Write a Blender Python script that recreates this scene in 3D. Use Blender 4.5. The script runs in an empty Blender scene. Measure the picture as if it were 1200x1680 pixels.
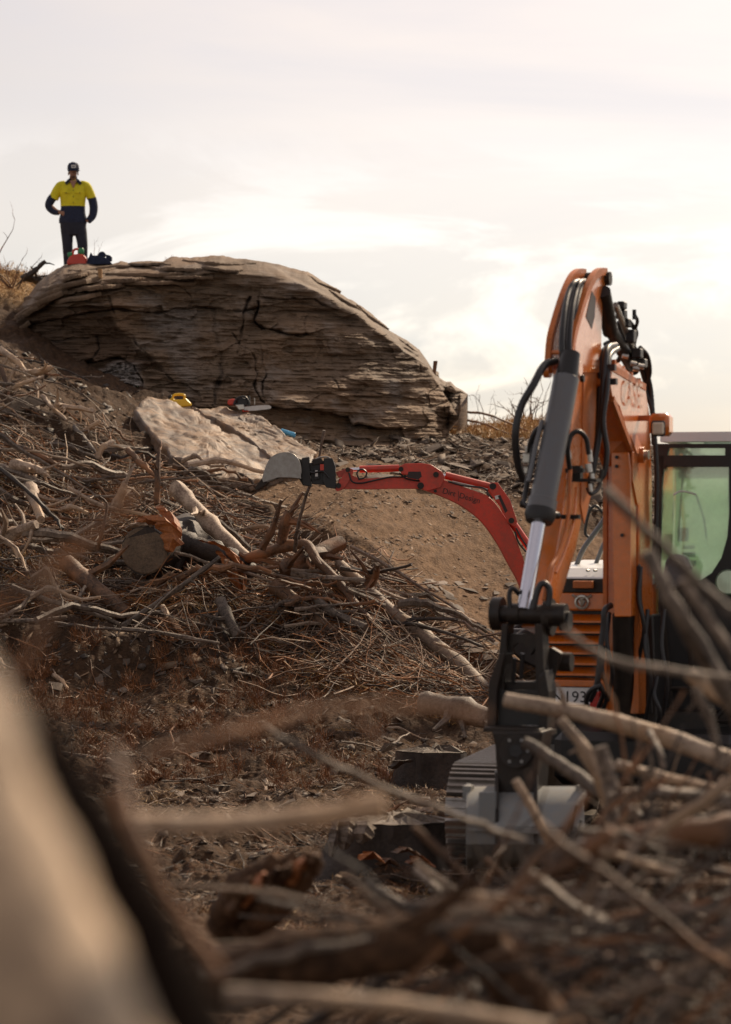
import bpy, bmesh, math, random
import numpy as np
from mathutils import Vector, Matrix, Quaternion
random.seed(7); np.random.seed(7)
SC = bpy.context.scene
COL = SC.collection
# ------------------------------------------------------------------ camera, sky, sun, exposure
FPX = 3967.0            # focal length in pixels of the 1200x1680 photograph (85 mm on a 36 mm tall frame)
CZ = 2.1                # camera height above the machine's ground
cam_d = bpy.data.cameras.new("camera"); cam = bpy.data.objects.new("camera", cam_d); COL.objects.link(cam)
cam_d.sensor_fit = 'VERTICAL'; cam_d.sensor_height = 36.0; cam_d.lens = 85.0
cam_d.clip_start = 0.1; cam_d.clip_end = 3000
cam.location = (0, 0, CZ); cam.rotation_euler = (math.radians(90), 0, 0)
cam_d.dof.use_dof = True; cam_d.dof.focus_distance = 21.5; cam_d.dof.aperture_fstop = 2.8
SC.camera = cam
SUN_EL, SUN_AZ = math.radians(38), math.radians(34)     # high behind the scene, to the right (azimuth from +Y towards +X)
sun_d = bpy.data.lights.new("sun", 'SUN'); sun_d.energy = 5.0; sun_d.angle = math.radians(4.0); sun_d.color = (1.0, 0.80, 0.58)
sun = bpy.data.objects.new("sun", sun_d); COL.objects.link(sun)
sdir = Vector((math.sin(SUN_AZ)*math.cos(SUN_EL), math.cos(SUN_AZ)*math.cos(SUN_EL), math.sin(SUN_EL)))
sun.rotation_euler = sdir.to_track_quat('Z', 'Y').to_euler()
W = bpy.data.worlds.new("World"); SC.world = W; W.use_nodes = True
def build_world():
    nt = W.node_tree; nt.nodes.clear(); N = nt.nodes.new; L = nt.links.new
    out = N('ShaderNodeOutputWorld'); add = N('ShaderNodeAddShader'); L(add.outputs[0], out.inputs[0])
    sky = N('ShaderNodeTexSky'); sky.sky_type = 'NISHITA'; sky.sun_disc = False
    sky.sun_elevation = SUN_EL; sky.sun_rotation = SUN_AZ
    b1 = N('ShaderNodeBackground'); b1.inputs[1].default_value = 0.05; L(sky.outputs[0], b1.inputs[0]); L(b1.outputs[0], add.inputs[0])
    # high bright overcast veil over the whole dome, with soft streaks and low cumulus
    tc = N('ShaderNodeTexCoord'); sep = N('ShaderNodeSeparateXYZ'); L(tc.outputs['Generated'], sep.inputs[0])
    def noise(scale, detail, rough, stretch, off=(0, 0, 0), dist=0.0):
        mp = N('ShaderNodeMapping'); L(tc.outputs['Generated'], mp.inputs[0]); mp.inputs['Scale'].default_value = stretch; mp.inputs['Location'].default_value = off
        n = N('ShaderNodeTexNoise'); n.inputs['Scale'].default_value = scale; n.inputs['Detail'].default_value = detail
        n.inputs['Roughness'].default_value = rough; n.inputs['Distortion'].default_value = dist; L(mp.outputs[0], n.inputs['Vector']); return n.outputs[0]
    def ramp(src, stops, interp='EASE'):
        r = N('ShaderNodeValToRGB'); r.color_ramp.interpolation = interp
        e = r.color_ramp.elements
        while len(e) < len(stops): e.new(0.5)
        for k, (p, c) in enumerate(stops):
            e[k].position = p; e[k].color = (*c, 1) if len(c) == 3 else (c[0],)*3+(1,)
        L(src, r.inputs[0]); return r.outputs[0]
    def mix(f, a, b, mode='MIX'):
        m = N('ShaderNodeMix'); m.data_type = 'RGBA'; m.blend_type = mode
        for s, v in ((m.inputs[0], f), (m.inputs[6], a), (m.inputs[7], b)):
            if isinstance(v, (float, int)): s.default_value = v
            elif isinstance(v, tuple): s.default_value = (*v, 1)
            else: L(v, s)
        return m.outputs[2]
    base = ramp(sep.outputs[2], [(0.0, (0.44, 0.39, 0.44)), (0.06, (0.54, 0.475, 0.50)), (0.125, (0.90, 0.71, 0.57)), (0.20, (0.91, 0.70, 0.53)), (0.45, (0.84, 0.645, 0.49)), (1.0, (0.88, 0.68, 0.52))])
    # brightening towards the veiled sun
    dot = N('ShaderNodeVectorMath'); dot.operation = 'DOT_PRODUCT'; L(tc.outputs['Generated'], dot.inputs[0])
    gd = Vector((0.16, 1, 0.34)).normalized(); dot.inputs[1].default_value = gd
    glow = ramp(dot.outputs['Value'], [(0.0, (0.34,)), (0.5, (0.50,)), (0.86, (0.68,)), (0.94, (0.80,)), (0.985, (1.0,)), (1.0, (1.14,))], 'EASE')
    c = mix(1.0, base, glow, 'MULTIPLY')
    streak = ramp(noise(2.6, 6, 0.55, (1.0, 1.0, 5.5), (0.3, 0.1, 0.35), 0.5), [(0.36, (0.0,)), (0.66, (1.0,))])
    c = mix(mix(1.0, streak, (0.75,)*3, 'MULTIPLY'), c, (0.68, 0.55, 0.48))
    wisp = ramp(noise(5.5, 9, 0.62, (1.0, 1.0, 3.6), (1.7, 0.4, 0.1), 0.9), [(0.48, (0.0,)), (0.62, (1.0,))])
    low = ramp(sep.outputs[2], [(0.0, (1.0,)), (0.10, (0.9,)), (0.17, (0.0,))])
    c = mix(mix(1.0, wisp, low, 'MULTIPLY'), c, (1.02, 0.86, 0.74))
    b2 = N('ShaderNodeBackground'); b2.inputs[1].default_value = 0.75; L(c, b2.inputs[0]); L(b2.outputs[0], add.inputs[1])
build_world()
SC.view_settings.view_transform = 'Standard'; SC.view_settings.look = 'None'; SC.view_settings.gamma = 1.0
SC.view_settings.exposure = 0.08; SC.view_settings.use_curve_mapping = False
SC.render.engine = 'CYCLES'; SC.cycles.max_bounces = 6; SC.cycles.transparent_max_bounces = 8

# ------------------------------------------------------------------ helpers
def P(px, py, Y):
    """a point of the place at distance Y seen in the photograph's direction (px, py)"""
    return Vector(((px-600)/FPX*Y, Y, CZ-(py-840)/FPX*Y))
def tag(o, label=None, cat=None, group=None, kind=None):
    if label: o['label'] = label
    if cat: o['category'] = cat
    if group: o['group'] = group
    if kind: o['kind'] = kind
    return o
def thing(name, loc, label, cat, group=None):
    o = bpy.data.objects.new(name, None); o.empty_display_size = 0.1; COL.objects.link(o); o.location = loc
    return tag(o, label, cat, group)
def wpos(o):
    v = Vector(o.location)
    while o.parent: o = o.parent; v += Vector(o.location)
    return v
class MB:
    """collects shapes given in world coordinates and links them as ONE mesh object"""
    def __init__(s): s.v = []; s.f = []; s.m = []; s.cur = 0
    def add(s, vs, fs):
        b = len(s.v); s.v += [tuple(p) for p in vs]
        for f in fs: s.f.append([b+i for i in f]); s.m.append(s.cur)
        return s
    def box(s, c, ax, ay, az, bev=0.0):
        """box by centre and three half-axis vectors, optional chamfer of the outline"""
        c = Vector(c); ax, ay, az = Vector(ax), Vector(ay), Vector(az)
        if bev <= 0:
            vs = [c+i*ax+j*ay+k*az for i in (-1, 1) for j in (-1, 1) for k in (-1, 1)]
            return s.add(vs, [(0, 1, 3, 2), (4, 6, 7, 5), (0, 4, 5, 1), (2, 3, 7, 6), (0, 2, 6, 4), (1, 5, 7, 3)])
        lx, ly, lz = ax.length, ay.length, az.length
        b = min(bev, lx*.9, ly*.9, lz*.9); fx, fy, fz = 1-b/lx, 1-b/ly, 1-b/lz
        bm = bmesh.new()
        for i in (-1, 1):
            for j in (-1, 1):
                for k in (-1, 1):
                    bm.verts.new(c+i*ax+j*ay*fy+k*az*fz); bm.verts.new(c+i*ax*fx+j*ay+k*az*fz); bm.verts.new(c+i*ax*fx+j*ay*fy+k*az)
        r = bmesh.ops.convex_hull(bm, input=bm.verts)
        bm.verts.index_update(); vs = [v.co.copy() for v in bm.verts]; fs = [[v.index for v in f.verts] for f in bm.faces]; bm.free()
        return s.add(vs, fs)
    def tube(s, pts, rad, n=8, cap=True, seed=None, rough=0.0):
        pts = [Vector(p) for p in pts]; m = len(pts)
        if not hasattr(rad, '__len__'): rad = [rad]*m
        vs = []; prev = None
        rr = random.Random(seed) if seed is not None else None
        for i, p in enumerate(pts):
            t = (pts[min(i+1, m-1)]-pts[max(i-1, 0)]).normalized()
            if prev is None:
                u = t.orthogonal().normalized()
            else:
                u = (prev-t*prev.dot(t)).normalized()
            prev = u; w = t.cross(u)
            for k in range(n):
                a = 2*math.pi*k/n; r = rad[i]
                if rr and rough: r *= 1+rough*(rr.random()-.5)*2
                vs.append(p+u*math.cos(a)*r+w*math.sin(a)*r)
        fs = [(i*n+k, i*n+(k+1) % n, (i+1)*n+(k+1) % n, (i+1)*n+k) for i in range(m-1) for k in range(n)]
        if cap: fs += [tuple(range(n))[::-1], tuple((m-1)*n+k for k in range(n))]
        return s.add(vs, fs)
    def cyl(s, a, b, r, n=16, r2=None):
        return s.tube([a, b], [r, r if r2 is None else r2], n)
    def lathe(s, a, b, prof, n=20):
        """prof = [(t along a-b in 0..1, radius)]"""
        a, b = Vector(a), Vector(b); d = (b-a).normalized(); u = d.orthogonal().normalized(); w = d.cross(u); L = (b-a).length
        vs = []
        for t, r in prof:
            for k in range(n):
                q = 2*math.pi*k/n; vs.append(a+d*(t*L)+(u*math.cos(q)+w*math.sin(q))*r)
        m = len(prof)
        fs = [(i*n+k, i*n+(k+1) % n, (i+1)*n+(k+1) % n, (i+1)*n+k) for i in range(m-1) for k in range(n)]
        fs += [tuple(range(n))[::-1], tuple((m-1)*n+k for k in range(n))]
        return s.add(vs, fs)
    def prism(s, poly, off):
        """closed polygon (list of world points) extruded by vector off, quads and an ngon at each end"""
        off = Vector(off); n = len(poly); vs = [Vector(p) for p in poly]+[Vector(p)+off for p in poly]
        return s.add(vs, [tuple(range(n))[::-1], tuple(range(n, 2*n))]+[(k, (k+1) % n, n+(k+1) % n, n+k) for k in range(n)])
    def build(s, name, mats, parent=None, smooth=False, bevel=0.0, label=None, autos=None):
        me = bpy.data.meshes.new(name); org = wpos(parent) if parent else Vector((0, 0, 0))
        if parent is None and s.v:
            a = np.array(s.v); org = Vector(((a[:, 0].min()+a[:, 0].max())/2, (a[:, 1].min()+a[:, 1].max())/2, a[:, 2].min()))
        me.from_pydata([tuple(Vector(p)-org) for p in s.v], [], s.f)
        if not isinstance(mats, (list, tuple)): mats = [mats]
        for m in mats: me.materials.append(m)
        if len(mats) > 1: me.polygons.foreach_set('material_index', s.m)
        me.validate()
        bm = bmesh.new(); bm.from_mesh(me); bmesh.ops.recalc_face_normals(bm, faces=bm.faces)
        if smooth:
            for f in bm.faces: f.smooth = True
            ang = math.radians(autos or 40)
            for e in bm.edges:
                if len(e.link_faces) == 2 and e.calc_face_angle(0) > ang: e.smooth = False
        bm.to_mesh(me); bm.free()
        o = bpy.data.objects.new(name, me); COL.objects.link(o)
        if parent: o.parent = parent
        else: o.location = org
        if bevel > 0:
            b = o.modifiers.new('bevel', 'BEVEL'); b.width = bevel; b.segments = 2; b.limit_method = 'ANGLE'; b.angle_limit = math.radians(40)
        if label: o['label'] = label
        return o
def np_mesh(name, V, F, mats, parent=None, smooth=False, attrs=None, loc=None, midx=None):
    """big mesh from numpy arrays (F all quads or all triangles)"""
    me = bpy.data.meshes.new(name); V = np.asarray(V, dtype=np.float32); F = np.asarray(F, dtype=np.int32)
    if loc is None: loc = wpos(parent) if parent else Vector((0, 0, 0))
    V = V-np.array(loc, dtype=np.float32)
    k = F.shape[1]
    me.vertices.add(len(V)); me.vertices.foreach_set('co', V.ravel())
    me.loops.add(F.size); me.loops.foreach_set('vertex_index', F.ravel())
    me.polygons.add(len(F)); me.polygons.foreach_set('loop_start', np.arange(0, F.size, k, dtype=np.int32)); me.polygons.foreach_set('loop_total', np.full(len(F), k, dtype=np.int32))
    if smooth: me.polygons.foreach_set('use_smooth', np.ones(len(F), dtype=bool))
    if not isinstance(mats, (list, tuple)): mats = [mats]
    for m in mats: me.materials.append(m)
    if midx is not None: me.polygons.foreach_set('material_index', np.asarray(midx, dtype=np.int32))
    me.update(calc_edges=True)
    for an, arr in (attrs or {}).items():
        at = me.attributes.new(an, 'FLOAT', 'POINT'); at.data.foreach_set('value', np.asarray(arr, dtype=np.float32).ravel())
    o = bpy.data.objects.new(name, me); COL.objects.link(o)
    if parent: o.parent = parent
    else: o.location = loc
    return o
def copy_tree(o, parent=None):
    c = o.copy(); COL.objects.link(c); c.parent = parent
    for ch in list(o.children): copy_tree(ch, c)
    return c
# value noise
def _h(ix, iy, iz, seed):
    n = (ix*374761393+iy*668265263+iz*2147483647+seed*1274126177) & 0xffffffff
    n = ((n ^ (n >> 13))*1274126177) & 0xffffffff
    n = ((n ^ (n >> 16))*2246822519) & 0xffffffff
    return ((n ^ (n >> 15)) & 0xffffff)/float(0xffffff)
def vnoise(x, y, z=0.0, seed=0):
    x, y, z = np.broadcast_arrays(np.asarray(x, float), np.asarray(y, float), np.asarray(z, float))
    fx, fy, fz = np.floor(x), np.floor(y), np.floor(z)
    ix, iy, iz = fx.astype(np.int64), fy.astype(np.int64), fz.astype(np.int64)
    u, v, w = x-fx, y-fy, z-fz
    u, v, w = u*u*u*(u*(u*6-15)+10), v*v*v*(v*(v*6-15)+10), w*w*w*(w*(w*6-15)+10)
    r = 0
    for a in (0, 1):
        for b in (0, 1):
            for c in (0, 1):
                r = r+_h(ix+a, iy+b, iz+c, seed)*np.where(a, u, 1-u)*np.where(b, v, 1-v)*np.where(c, w, 1-w)
    return r*2-1
def fbm(x, y, z=0.0, o=4, seed=0, gain=.5):
    r = 0; a = 1; s = 1
    for k in range(o):
        r = r+a*vnoise(np.asarray(x)*s+k*17.1, np.asarray(y)*s-k*9.3, np.asarray(z)*s, seed+k); a *= gain; s *= 2.03
    return r
def pl_dist(X, Y, pts):
    """distance to a polyline and the signed side (positive = left of travel)"""
    best = np.full(np.shape(X), 1e9); sg = np.zeros(np.shape(X)); 
    for (x0, y0), (x1, y1) in zip(pts[:-1], pts[1:]):
        dx, dy = x1-x0, y1-y0; L2 = dx*dx+dy*dy
        t = np.clip(((X-x0)*dx+(Y-y0)*dy)/L2, 0, 1); ex, ey = X-(x0+t*dx), Y-(y0+t*dy); d = np.hypot(ex, ey)
        m = d < best; best = np.where(m, d, best); sg = np.where(m, np.sign(dx*ey-dy*ex), sg)
    return best, sg
def sstep(a, b, x):
    t = np.clip((x-a)/(b-a), 0, 1); return t*t*(3-2*t)
# ------------------------------------------------------------------ materials
def nodes(m):
    m.use_nodes = True; nt = m.node_tree; nt.nodes.clear()
    out = nt.nodes.new('ShaderNodeOutputMaterial'); b = nt.nodes.new('ShaderNodeBsdfPrincipled'); nt.links.new(b.outputs[0], out.inputs[0])
    return nt, nt.nodes.new, nt.links.new, b, out
def tex(nt, kind, scale, detail=5, rough=.6, stretch=(1, 1, 1), off=(0, 0, 0), rot=(0, 0, 0), dist=0.0, src='Object'):
    N, L = nt.nodes.new, nt.links.new
    tc = N('ShaderNodeTexCoord'); mp = N('ShaderNodeMapping'); L(tc.outputs[src], mp.inputs[0])
    mp.inputs['Scale'].default_value = stretch; mp.inputs['Location'].default_value = off; mp.inputs['Rotation'].default_value = rot
    if kind == 'noise':
        n = N('ShaderNodeTexNoise'); n.inputs['Detail'].default_value = detail; n.inputs['Roughness'].default_value = rough; n.inputs['Distortion'].default_value = dist
    else:
        n = N('ShaderNodeTexVoronoi'); n.feature = kind
    n.inputs['Scale'].default_value = scale; L(mp.outputs[0], n.inputs['Vector'])
    return n.outputs[0]
def rampn(nt, src, stops, interp='LINEAR'):
    r = nt.nodes.new('ShaderNodeValToRGB'); r.color_ramp.interpolation = interp; e = r.color_ramp.elements
    while len(e) < len(stops): e.new(0.5)
    for k, (p, c) in enumerate(stops):
        e[k].position = p; e[k].color = (*c, 1) if isinstance(c, tuple) else (c, c, c, 1)
    nt.links.new(src, r.inputs[0]); return r.outputs[0]
def mixn(nt, f, a, b, mode='MIX'):
    m = nt.nodes.new('ShaderNodeMix'); m.data_type = 'RGBA'; m.blend_type = mode
    for s, v in ((m.inputs[0], f), (m.inputs[6], a), (m.inputs[7], b)):
        if isinstance(v, (float, int)): s.default_value = v
        elif isinstance(v, tuple): s.default_value = (*v, 1)
        else: nt.links.new(v, s)
    return m.outputs[2]
def bump(nt, b, h, strength=.5, dist=.01):
    n = nt.nodes.new('ShaderNodeBump'); n.inputs['Strength'].default_value = strength; n.inputs['Distance'].default_value = dist
    nt.links.new(h, n.inputs['Height']); nt.links.new(n.outputs[0], b.inputs['Normal'])
def objvary(nt, col, lo=.7, hi=1.25):
    oi = nt.nodes.new('ShaderNodeObjectInfo')
    return mixn(nt, 1.0, col, rampn(nt, oi.outputs['Random'], [(0, lo), (1, hi)]), 'MULTIPLY')
def paint(name, col, dirt=(.10, .07, .045), amount=.45, rough=.38, metallic=0.0, scale=3.0, coat=0.0):
    """machine paint or metal with dust, scuffs and grime"""
    m = bpy.data.materials.new(name); nt, N, L, b, _ = nodes(m)
    n1 = tex(nt, 'noise', scale, 8, .7, (1, 1, .6)); n2 = tex(nt, 'noise', scale*9, 5, .7); n3 = tex(nt, 'noise', scale*1.3, 4, .6, (1, 1, .25), (3, 1, 2))
    c = mixn(nt, rampn(nt, n3, [(.3, 0.0), (.75, .35)]), col, tuple(x*.72 for x in col))
    f = rampn(nt, mixn(nt, .45, n1, n2), [(.50-.12*amount, 0.0), (.60-.06*amount, amount*.55), (.75, amount)])
    c = mixn(nt, f, c, dirt); L(c, b.inputs['Base Color'])
    L(rampn(nt, f, [(0, rough), (1, .85)]), b.inputs['Roughness']); b.inputs['Metallic'].default_value = metallic
    if coat: b.inputs['Coat Weight'].default_value = coat; b.inputs['Coat Roughness'].default_value = .15
    bump(nt, b, n2, .25, .004)
    return m
def plain(name, col, rough=.6, metallic=0.0, var=.25, scale=20, bd=.003):
    m = bpy.data.materials.new(name); nt, N, L, b, _ = nodes(m)
    n = tex(nt, 'noise', scale, 4, .6)
    L(mixn(nt, n, tuple(x*(1-var) for x in col), tuple(min(1, x*(1+var)) for x in col)), b.inputs['Base Color'])
    b.inputs['Roughness'].default_value = rough; b.inputs['Metallic'].default_value = metallic
    bump(nt, b, n, .3 if bd < .01 else .9, bd)
    return m
def bark(name, dark, light, streak=1.0, patches=None, rough=.62, spec=.5, ps=2.2):
    """wood: streaks of two tones, per-object variation, optional patches of a third colour"""
    m = bpy.data.materials.new(name); nt, N, L, b, _ = nodes(m)
    n1 = tex(nt, 'noise', 5, 8, .68); n2 = tex(nt, 'noise', 42, 6, .7); n3 = tex(nt, 'noise', ps, 4, .6, off=(4, 2, 7))
    mixv = mixn(nt, .5, n1, n2)
    c = mixn(nt, rampn(nt, mixv, [(.38, 0.0), (.60, 1.0)]), dark, light)
    if patches: c = mixn(nt, rampn(nt, n3, [(.52, 0.0), (.62, .9)]), c, patches)
    c = objvary(nt, c, .65, 1.3)
    L(c, b.inputs['Base Color']); b.inputs['Roughness'].default_value = rough; b.inputs['Specular IOR Level'].default_value = spec
    bump(nt, b, mixn(nt, .6, n1, n2), .9, .015)
    return m
M = {}
M['bark_grey'] = bark('grey_bark', (.034, .022, .015), (.245, .185, .135))
M['bark_brown'] = bark('brown_bark', (.024, .012, .006), (.19, .10, .05), patches=(.26, .115, .045))
M['bark_dark'] = bark('dark_bark', (.016, .010, .007), (.062, .040, .026))
M['bark_black'] = bark('black_bark', (.006, .004, .003), (.018, .011, .008), rough=.95, spec=.05)  # near-black bark of the trunk behind the cream one
M['wood_pale'] = bark('bleached_wood', (.13, .082, .052), (.46, .345, .245), patches=(.40, .26, .15))
M['wood_orange'] = bark('torn_orange_wood', (.16, .045, .012), (.42, .145, .035))
M['wood_cut'] = bark('sawn_wood', (.13, .085, .05), (.28, .2, .125))
M['cream_bark'] = bark('cream_bark', (.16, .11, .07), (.58, .41, .26), patches=(.06, .042, .032), ps=13)
M['needle'] = bark('rusty_needles', (.11, .036, .008), (.32, .125, .032))
M['needle_gold'] = bark('golden_needles', (.26, .13, .04), (.50, .30, .10))
M['orange'] = paint('orange_machine_paint', (.70, .165, .010), amount=.50, rough=.24, coat=.8, dirt=(.20, .12, .06))
M['orange_dull'] = paint('dusty_orange_machine_paint', (.56, .135, .012), amount=.60, rough=.42, dirt=(.18, .11, .06))
M['red'] = paint('red_machine_paint', (.66, .040, .014), amount=.62, rough=.40, coat=.25)
M['black'] = paint('black_machine_parts', (.009, .008, .008), amount=.30, rough=.42, dirt=(.045, .03, .02))
M['grime'] = paint('grimy_dark_steel', (.018, .014, .012), amount=.6, rough=.45, metallic=.3, dirt=(.06, .038, .022))
M['steel'] = paint('dusty_bucket_steel', (.20, .215, .22), amount=.9, rough=.6, metallic=.1, dirt=(.27, .24, .20))
M['bright_steel'] = paint('worn_bright_bucket_steel', (.34, .325, .30), amount=.5, rough=.35, metallic=.55, dirt=(.16, .11, .07))
M['cylinder'] = paint('grey_cylinder_paint', (.12, .123, .13), amount=.35, rough=.35, dirt=(.13, .09, .06), coat=.2)
M['shoe'] = paint('worn_track_steel', (.30, .27, .24), amount=.45, rough=.28, metallic=.8, dirt=(.12, .08, .05))
M['hose'] = plain('rubber_hose', (.018, .017, .018), .42)
M['chrome'] = plain('chromed_rod', (.72, .72, .78), .16, 1.0, .04)
M['fitting'] = plain('zinc_fitting', (.50, .47, .42), .32, .85)
M['white'] = paint('sky_sheen_white', (.78, .77, .76), amount=.12, rough=.3)  # hood lid and cab roof: sheen of the sky put into the white
M['offwhite'] = plain('dull_white_paint', (.60, .58, .54), .5)
M['yellow'] = plain('yellow_plastic', (.78, .47, .02), .38, var=.1)
M['redplastic'] = plain('red_plastic', (.55, .05, .025), .40, var=.15)
M['greenplastic'] = plain('green_plastic', (.03, .22, .08), .45, var=.15)
M['blueplastic'] = plain('blue_plastic', (.10, .38, .62), .25, var=.2)
M['sawblack'] = plain('black_plastic', (.015, .015, .016), .5)
M['navy'] = plain('navy_cloth', (.012, .018, .046), .85, var=.5, scale=9, bd=.03)
M['hivis'] = plain('fluorescent_yellow_cloth', (.66, .58, .015), .8, var=.3, scale=9, bd=.03)
M['trouser'] = plain('dark_trouser_cloth', (.018, .020, .034), .9, var=.5, scale=8, bd=.03)
M['skin'] = plain('skin', (.30, .15, .095), .55, var=.1)
M['beard'] = plain('dark_beard', (.030, .018, .012), .9)
M['boot'] = plain('boot_leather', (.06, .035, .02), .7)
M['decal'] = plain('dark_lettering', (.030, .014, .012), .5, var=.1)
M['lamp'] = plain('lamp_lens', (.62, .52, .40), .15, var=.2)
M['lampred'] = plain('red_lens', (.45, .02, .015), .2)
# ------------------------------------------------------------------ the ground: one sheet with the terrain's shape
_cols = {   # direction (px in the photograph) -> (distance, height)
 -500: [(0, .3), (10, .3), (14, .3), (18, .6), (22, 1.2), (26, 2.6), (30, 4.2), (34, 5.2), (40, 6.2), (46, 6.0), (55, 4.5), (90, -1)],
 0:    [(0, .2), (10, .1), (14, .0), (18, .1), (21, .35), (23, .8), (25, 1.5), (27, 2.3), (29, 3.2), (30.5, 3.95), (31.5, 4.05), (34, 4.6), (36, 5.3), (40, 6.1), (45, 5.9), (55, 4.4), (90, -1)],
 140:  [(0, .2), (10, .1), (14, .0), (18, .1), (21, .35), (23, .85), (25, 1.45), (27, 2.05), (29, 2.8), (30.5, 3.4), (32, 3.75), (34, 4.1), (36, 4.8), (40, 5.7), (45, 5.7), (55, 4.4), (90, -1)],
 300:  [(0, .1), (10, .1), (14, .0), (18, .05), (21, .3), (23, .9), (24.5, 1.35), (26, 1.75), (27.5, 2.1), (28.5, 2.42), (31.5, 3.3), (33, 3.62), (36, 4.0), (40, 4.6), (45, 4.6), (55, 3.6), (90, -1)],
 430:  [(0, .1), (10, .1), (14, .0), (18, .05), (21, .25), (23, .75), (25, 1.25), (27, 1.8), (28.5, 2.22), (31, 2.95), (33, 3.2), (36, 3.5), (40, 4.0), (45, 4.1), (55, 3.4), (90, -1)],
 600:  [(0, .1), (10, .05), (14, .0), (18, .05), (20, .15), (22, .5), (23.5, .95), (25, 1.4), (27, 2.0), (29, 2.55), (31, 2.85), (33, 3.05), (36, 3.2), (40, 3.5), (45, 3.5), (55, 3.2), (90, -1)],
 800:  [(0, .1), (10, .0), (14, .0), (18, .02), (20, .1), (22, .42), (23.5, .7), (25, 1.0), (27, 1.6), (29, 2.3), (31, 2.78), (33, 3.0), (35, 3.05), (37, 3.12), (40, 3.40), (43, 3.38), (46, 3.2), (55, 2.8), (90, -1)],
 960:  [(0, .1), (10, .0), (14, .0), (18, .0), (20, .05), (22, .32), (24, .65), (26, 1.3), (28, 2.0), (31, 2.78), (33, 3.0), (35, 3.15), (37, 3.2), (40, 3.38), (43, 3.36), (46, 3.2), (55, 2.8), (90, -1)],
 1200: [(0, .1), (10, .0), (14, .0), (18, .0), (20, .05), (23, .4), (26, 1.2), (29, 2.0), (32, 2.6), (36, 2.75), (40, 2.95), (43, 3.0), (46, 2.8), (55, 2.2), (90, -1)],
 1700: [(0, .1), (10, .0), (14, .0), (18, .0), (20, .1), (23, .5), (26, 1.2), (29, 1.9), (32, 2.5), (36, 2.7), (40, 2.85), (43, 2.9), (46, 2.7), (55, 2.2), (90, -1)],
}
_TU = np.linspace(-700, 1900, 131); _TY = np.linspace(0, 90, 361)
_K = sorted(_cols)
_col = np.array([np.interp(_TY, [a for a, b in _cols[k]], [b for a, b in _cols[k]]) for k in _K])
_T = np.array([[0]*len(_TY)]*len(_TU), dtype=float)
for i, u in enumerate(_TU):
    j = max(0, min(len(_K)-2, int(np.searchsorted(_K, u)-1))); t = float(np.clip((u-_K[j])/(_K[j+1]-_K[j]), 0, 1)); t = t*t*(3-2*t)*.5+t*.5
    _T[i] = _col[j]*(1-t)+_col[j+1]*t
def _blur(a, k, ax):
    w = np.exp(-np.linspace(-2, 2, 2*k+1)**2); w /= w.sum()
    return np.apply_along_axis(lambda r: np.convolve(np.pad(r, k, mode='edge'), w, mode='valid'), ax, a)
_T = _blur(_blur(_T, 2, 0), 2, 1)
def ground0(X, Y):
    X, Y = np.asarray(X, float), np.asarray(Y, float)
    u = np.clip(X/np.maximum(Y, 4.0)*FPX+600, -699, 1899); y = np.clip(Y, 0, 89.9)
    fu = (u+700)/20; fy = y*4; iu = fu.astype(int); iy = fy.astype(int); a, b = fu-iu, fy-iy
    return _T[iu, iy]*(1-a)*(1-b)+_T[iu+1, iy]*a*(1-b)+_T[iu, iy+1]*(1-a)*b+_T[iu+1, iy+1]*a*b
BERM = [((440-600)/FPX*28.3, 28.3), ((540-600)/FPX*26.2, 26.2), ((640-600)/FPX*25.0, 25.0), ((730-600)/FPX*23.9, 23.9), ((835-600)/FPX*22.6, 22.6)]
SLOPE = [(-1.75, 29.0), (-1.15, 27.6), (-.45, 26.3), (.25, 25.1), (.75, 24.1), (1.35, 22.7), (2.2, 22.0), (4.2, 23.5), (4.0, 26.0), (2.6, 28.0), (1.5, 29.3), (0, 30.6), (-1.5, 30.6)]
def in_poly(X, Y, poly):
    r = np.zeros(np.shape(X), bool); n = len(poly)
    for i in range(n):
        (x0, y0), (x1, y1) = poly[i], poly[(i+1) % n]
        if y0 == y1: continue
        c = ((y0 > Y) != (y1 > Y)) & (X < (x1-x0)*(Y-y0)/(y1-y0)+x0); r ^= c
    return r
def zones(X, Y):
    """0..1 masks: smooth cut batter, slash-covered bank, dry grass hill, foreground heap"""
    w = .25*fbm(X*1.3, Y*1.3, 0, 3, 5)
    d, _ = pl_dist(X, Y, SLOPE+[SLOPE[0]]); ins = in_poly(X, Y, SLOPE)
    bat = sstep(-.25, .25, np.where(ins, d, -d)+w)
    u = X/np.maximum(Y, 4)*FPX+600
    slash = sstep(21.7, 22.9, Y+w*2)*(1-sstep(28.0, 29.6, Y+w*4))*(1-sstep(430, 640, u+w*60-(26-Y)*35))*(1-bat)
    grass = sstep(36.0, 37.4, Y+w*3)*sstep(640, 700, u)*(1-sstep(1000, 1060, u))+sstep(35.4, 37.4, Y+w*4)*(1-sstep(90, 160, u))
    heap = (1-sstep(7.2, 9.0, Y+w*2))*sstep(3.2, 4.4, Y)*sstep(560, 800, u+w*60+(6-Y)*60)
    return bat, slash, np.clip(grass, 0, 1), heap
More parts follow.
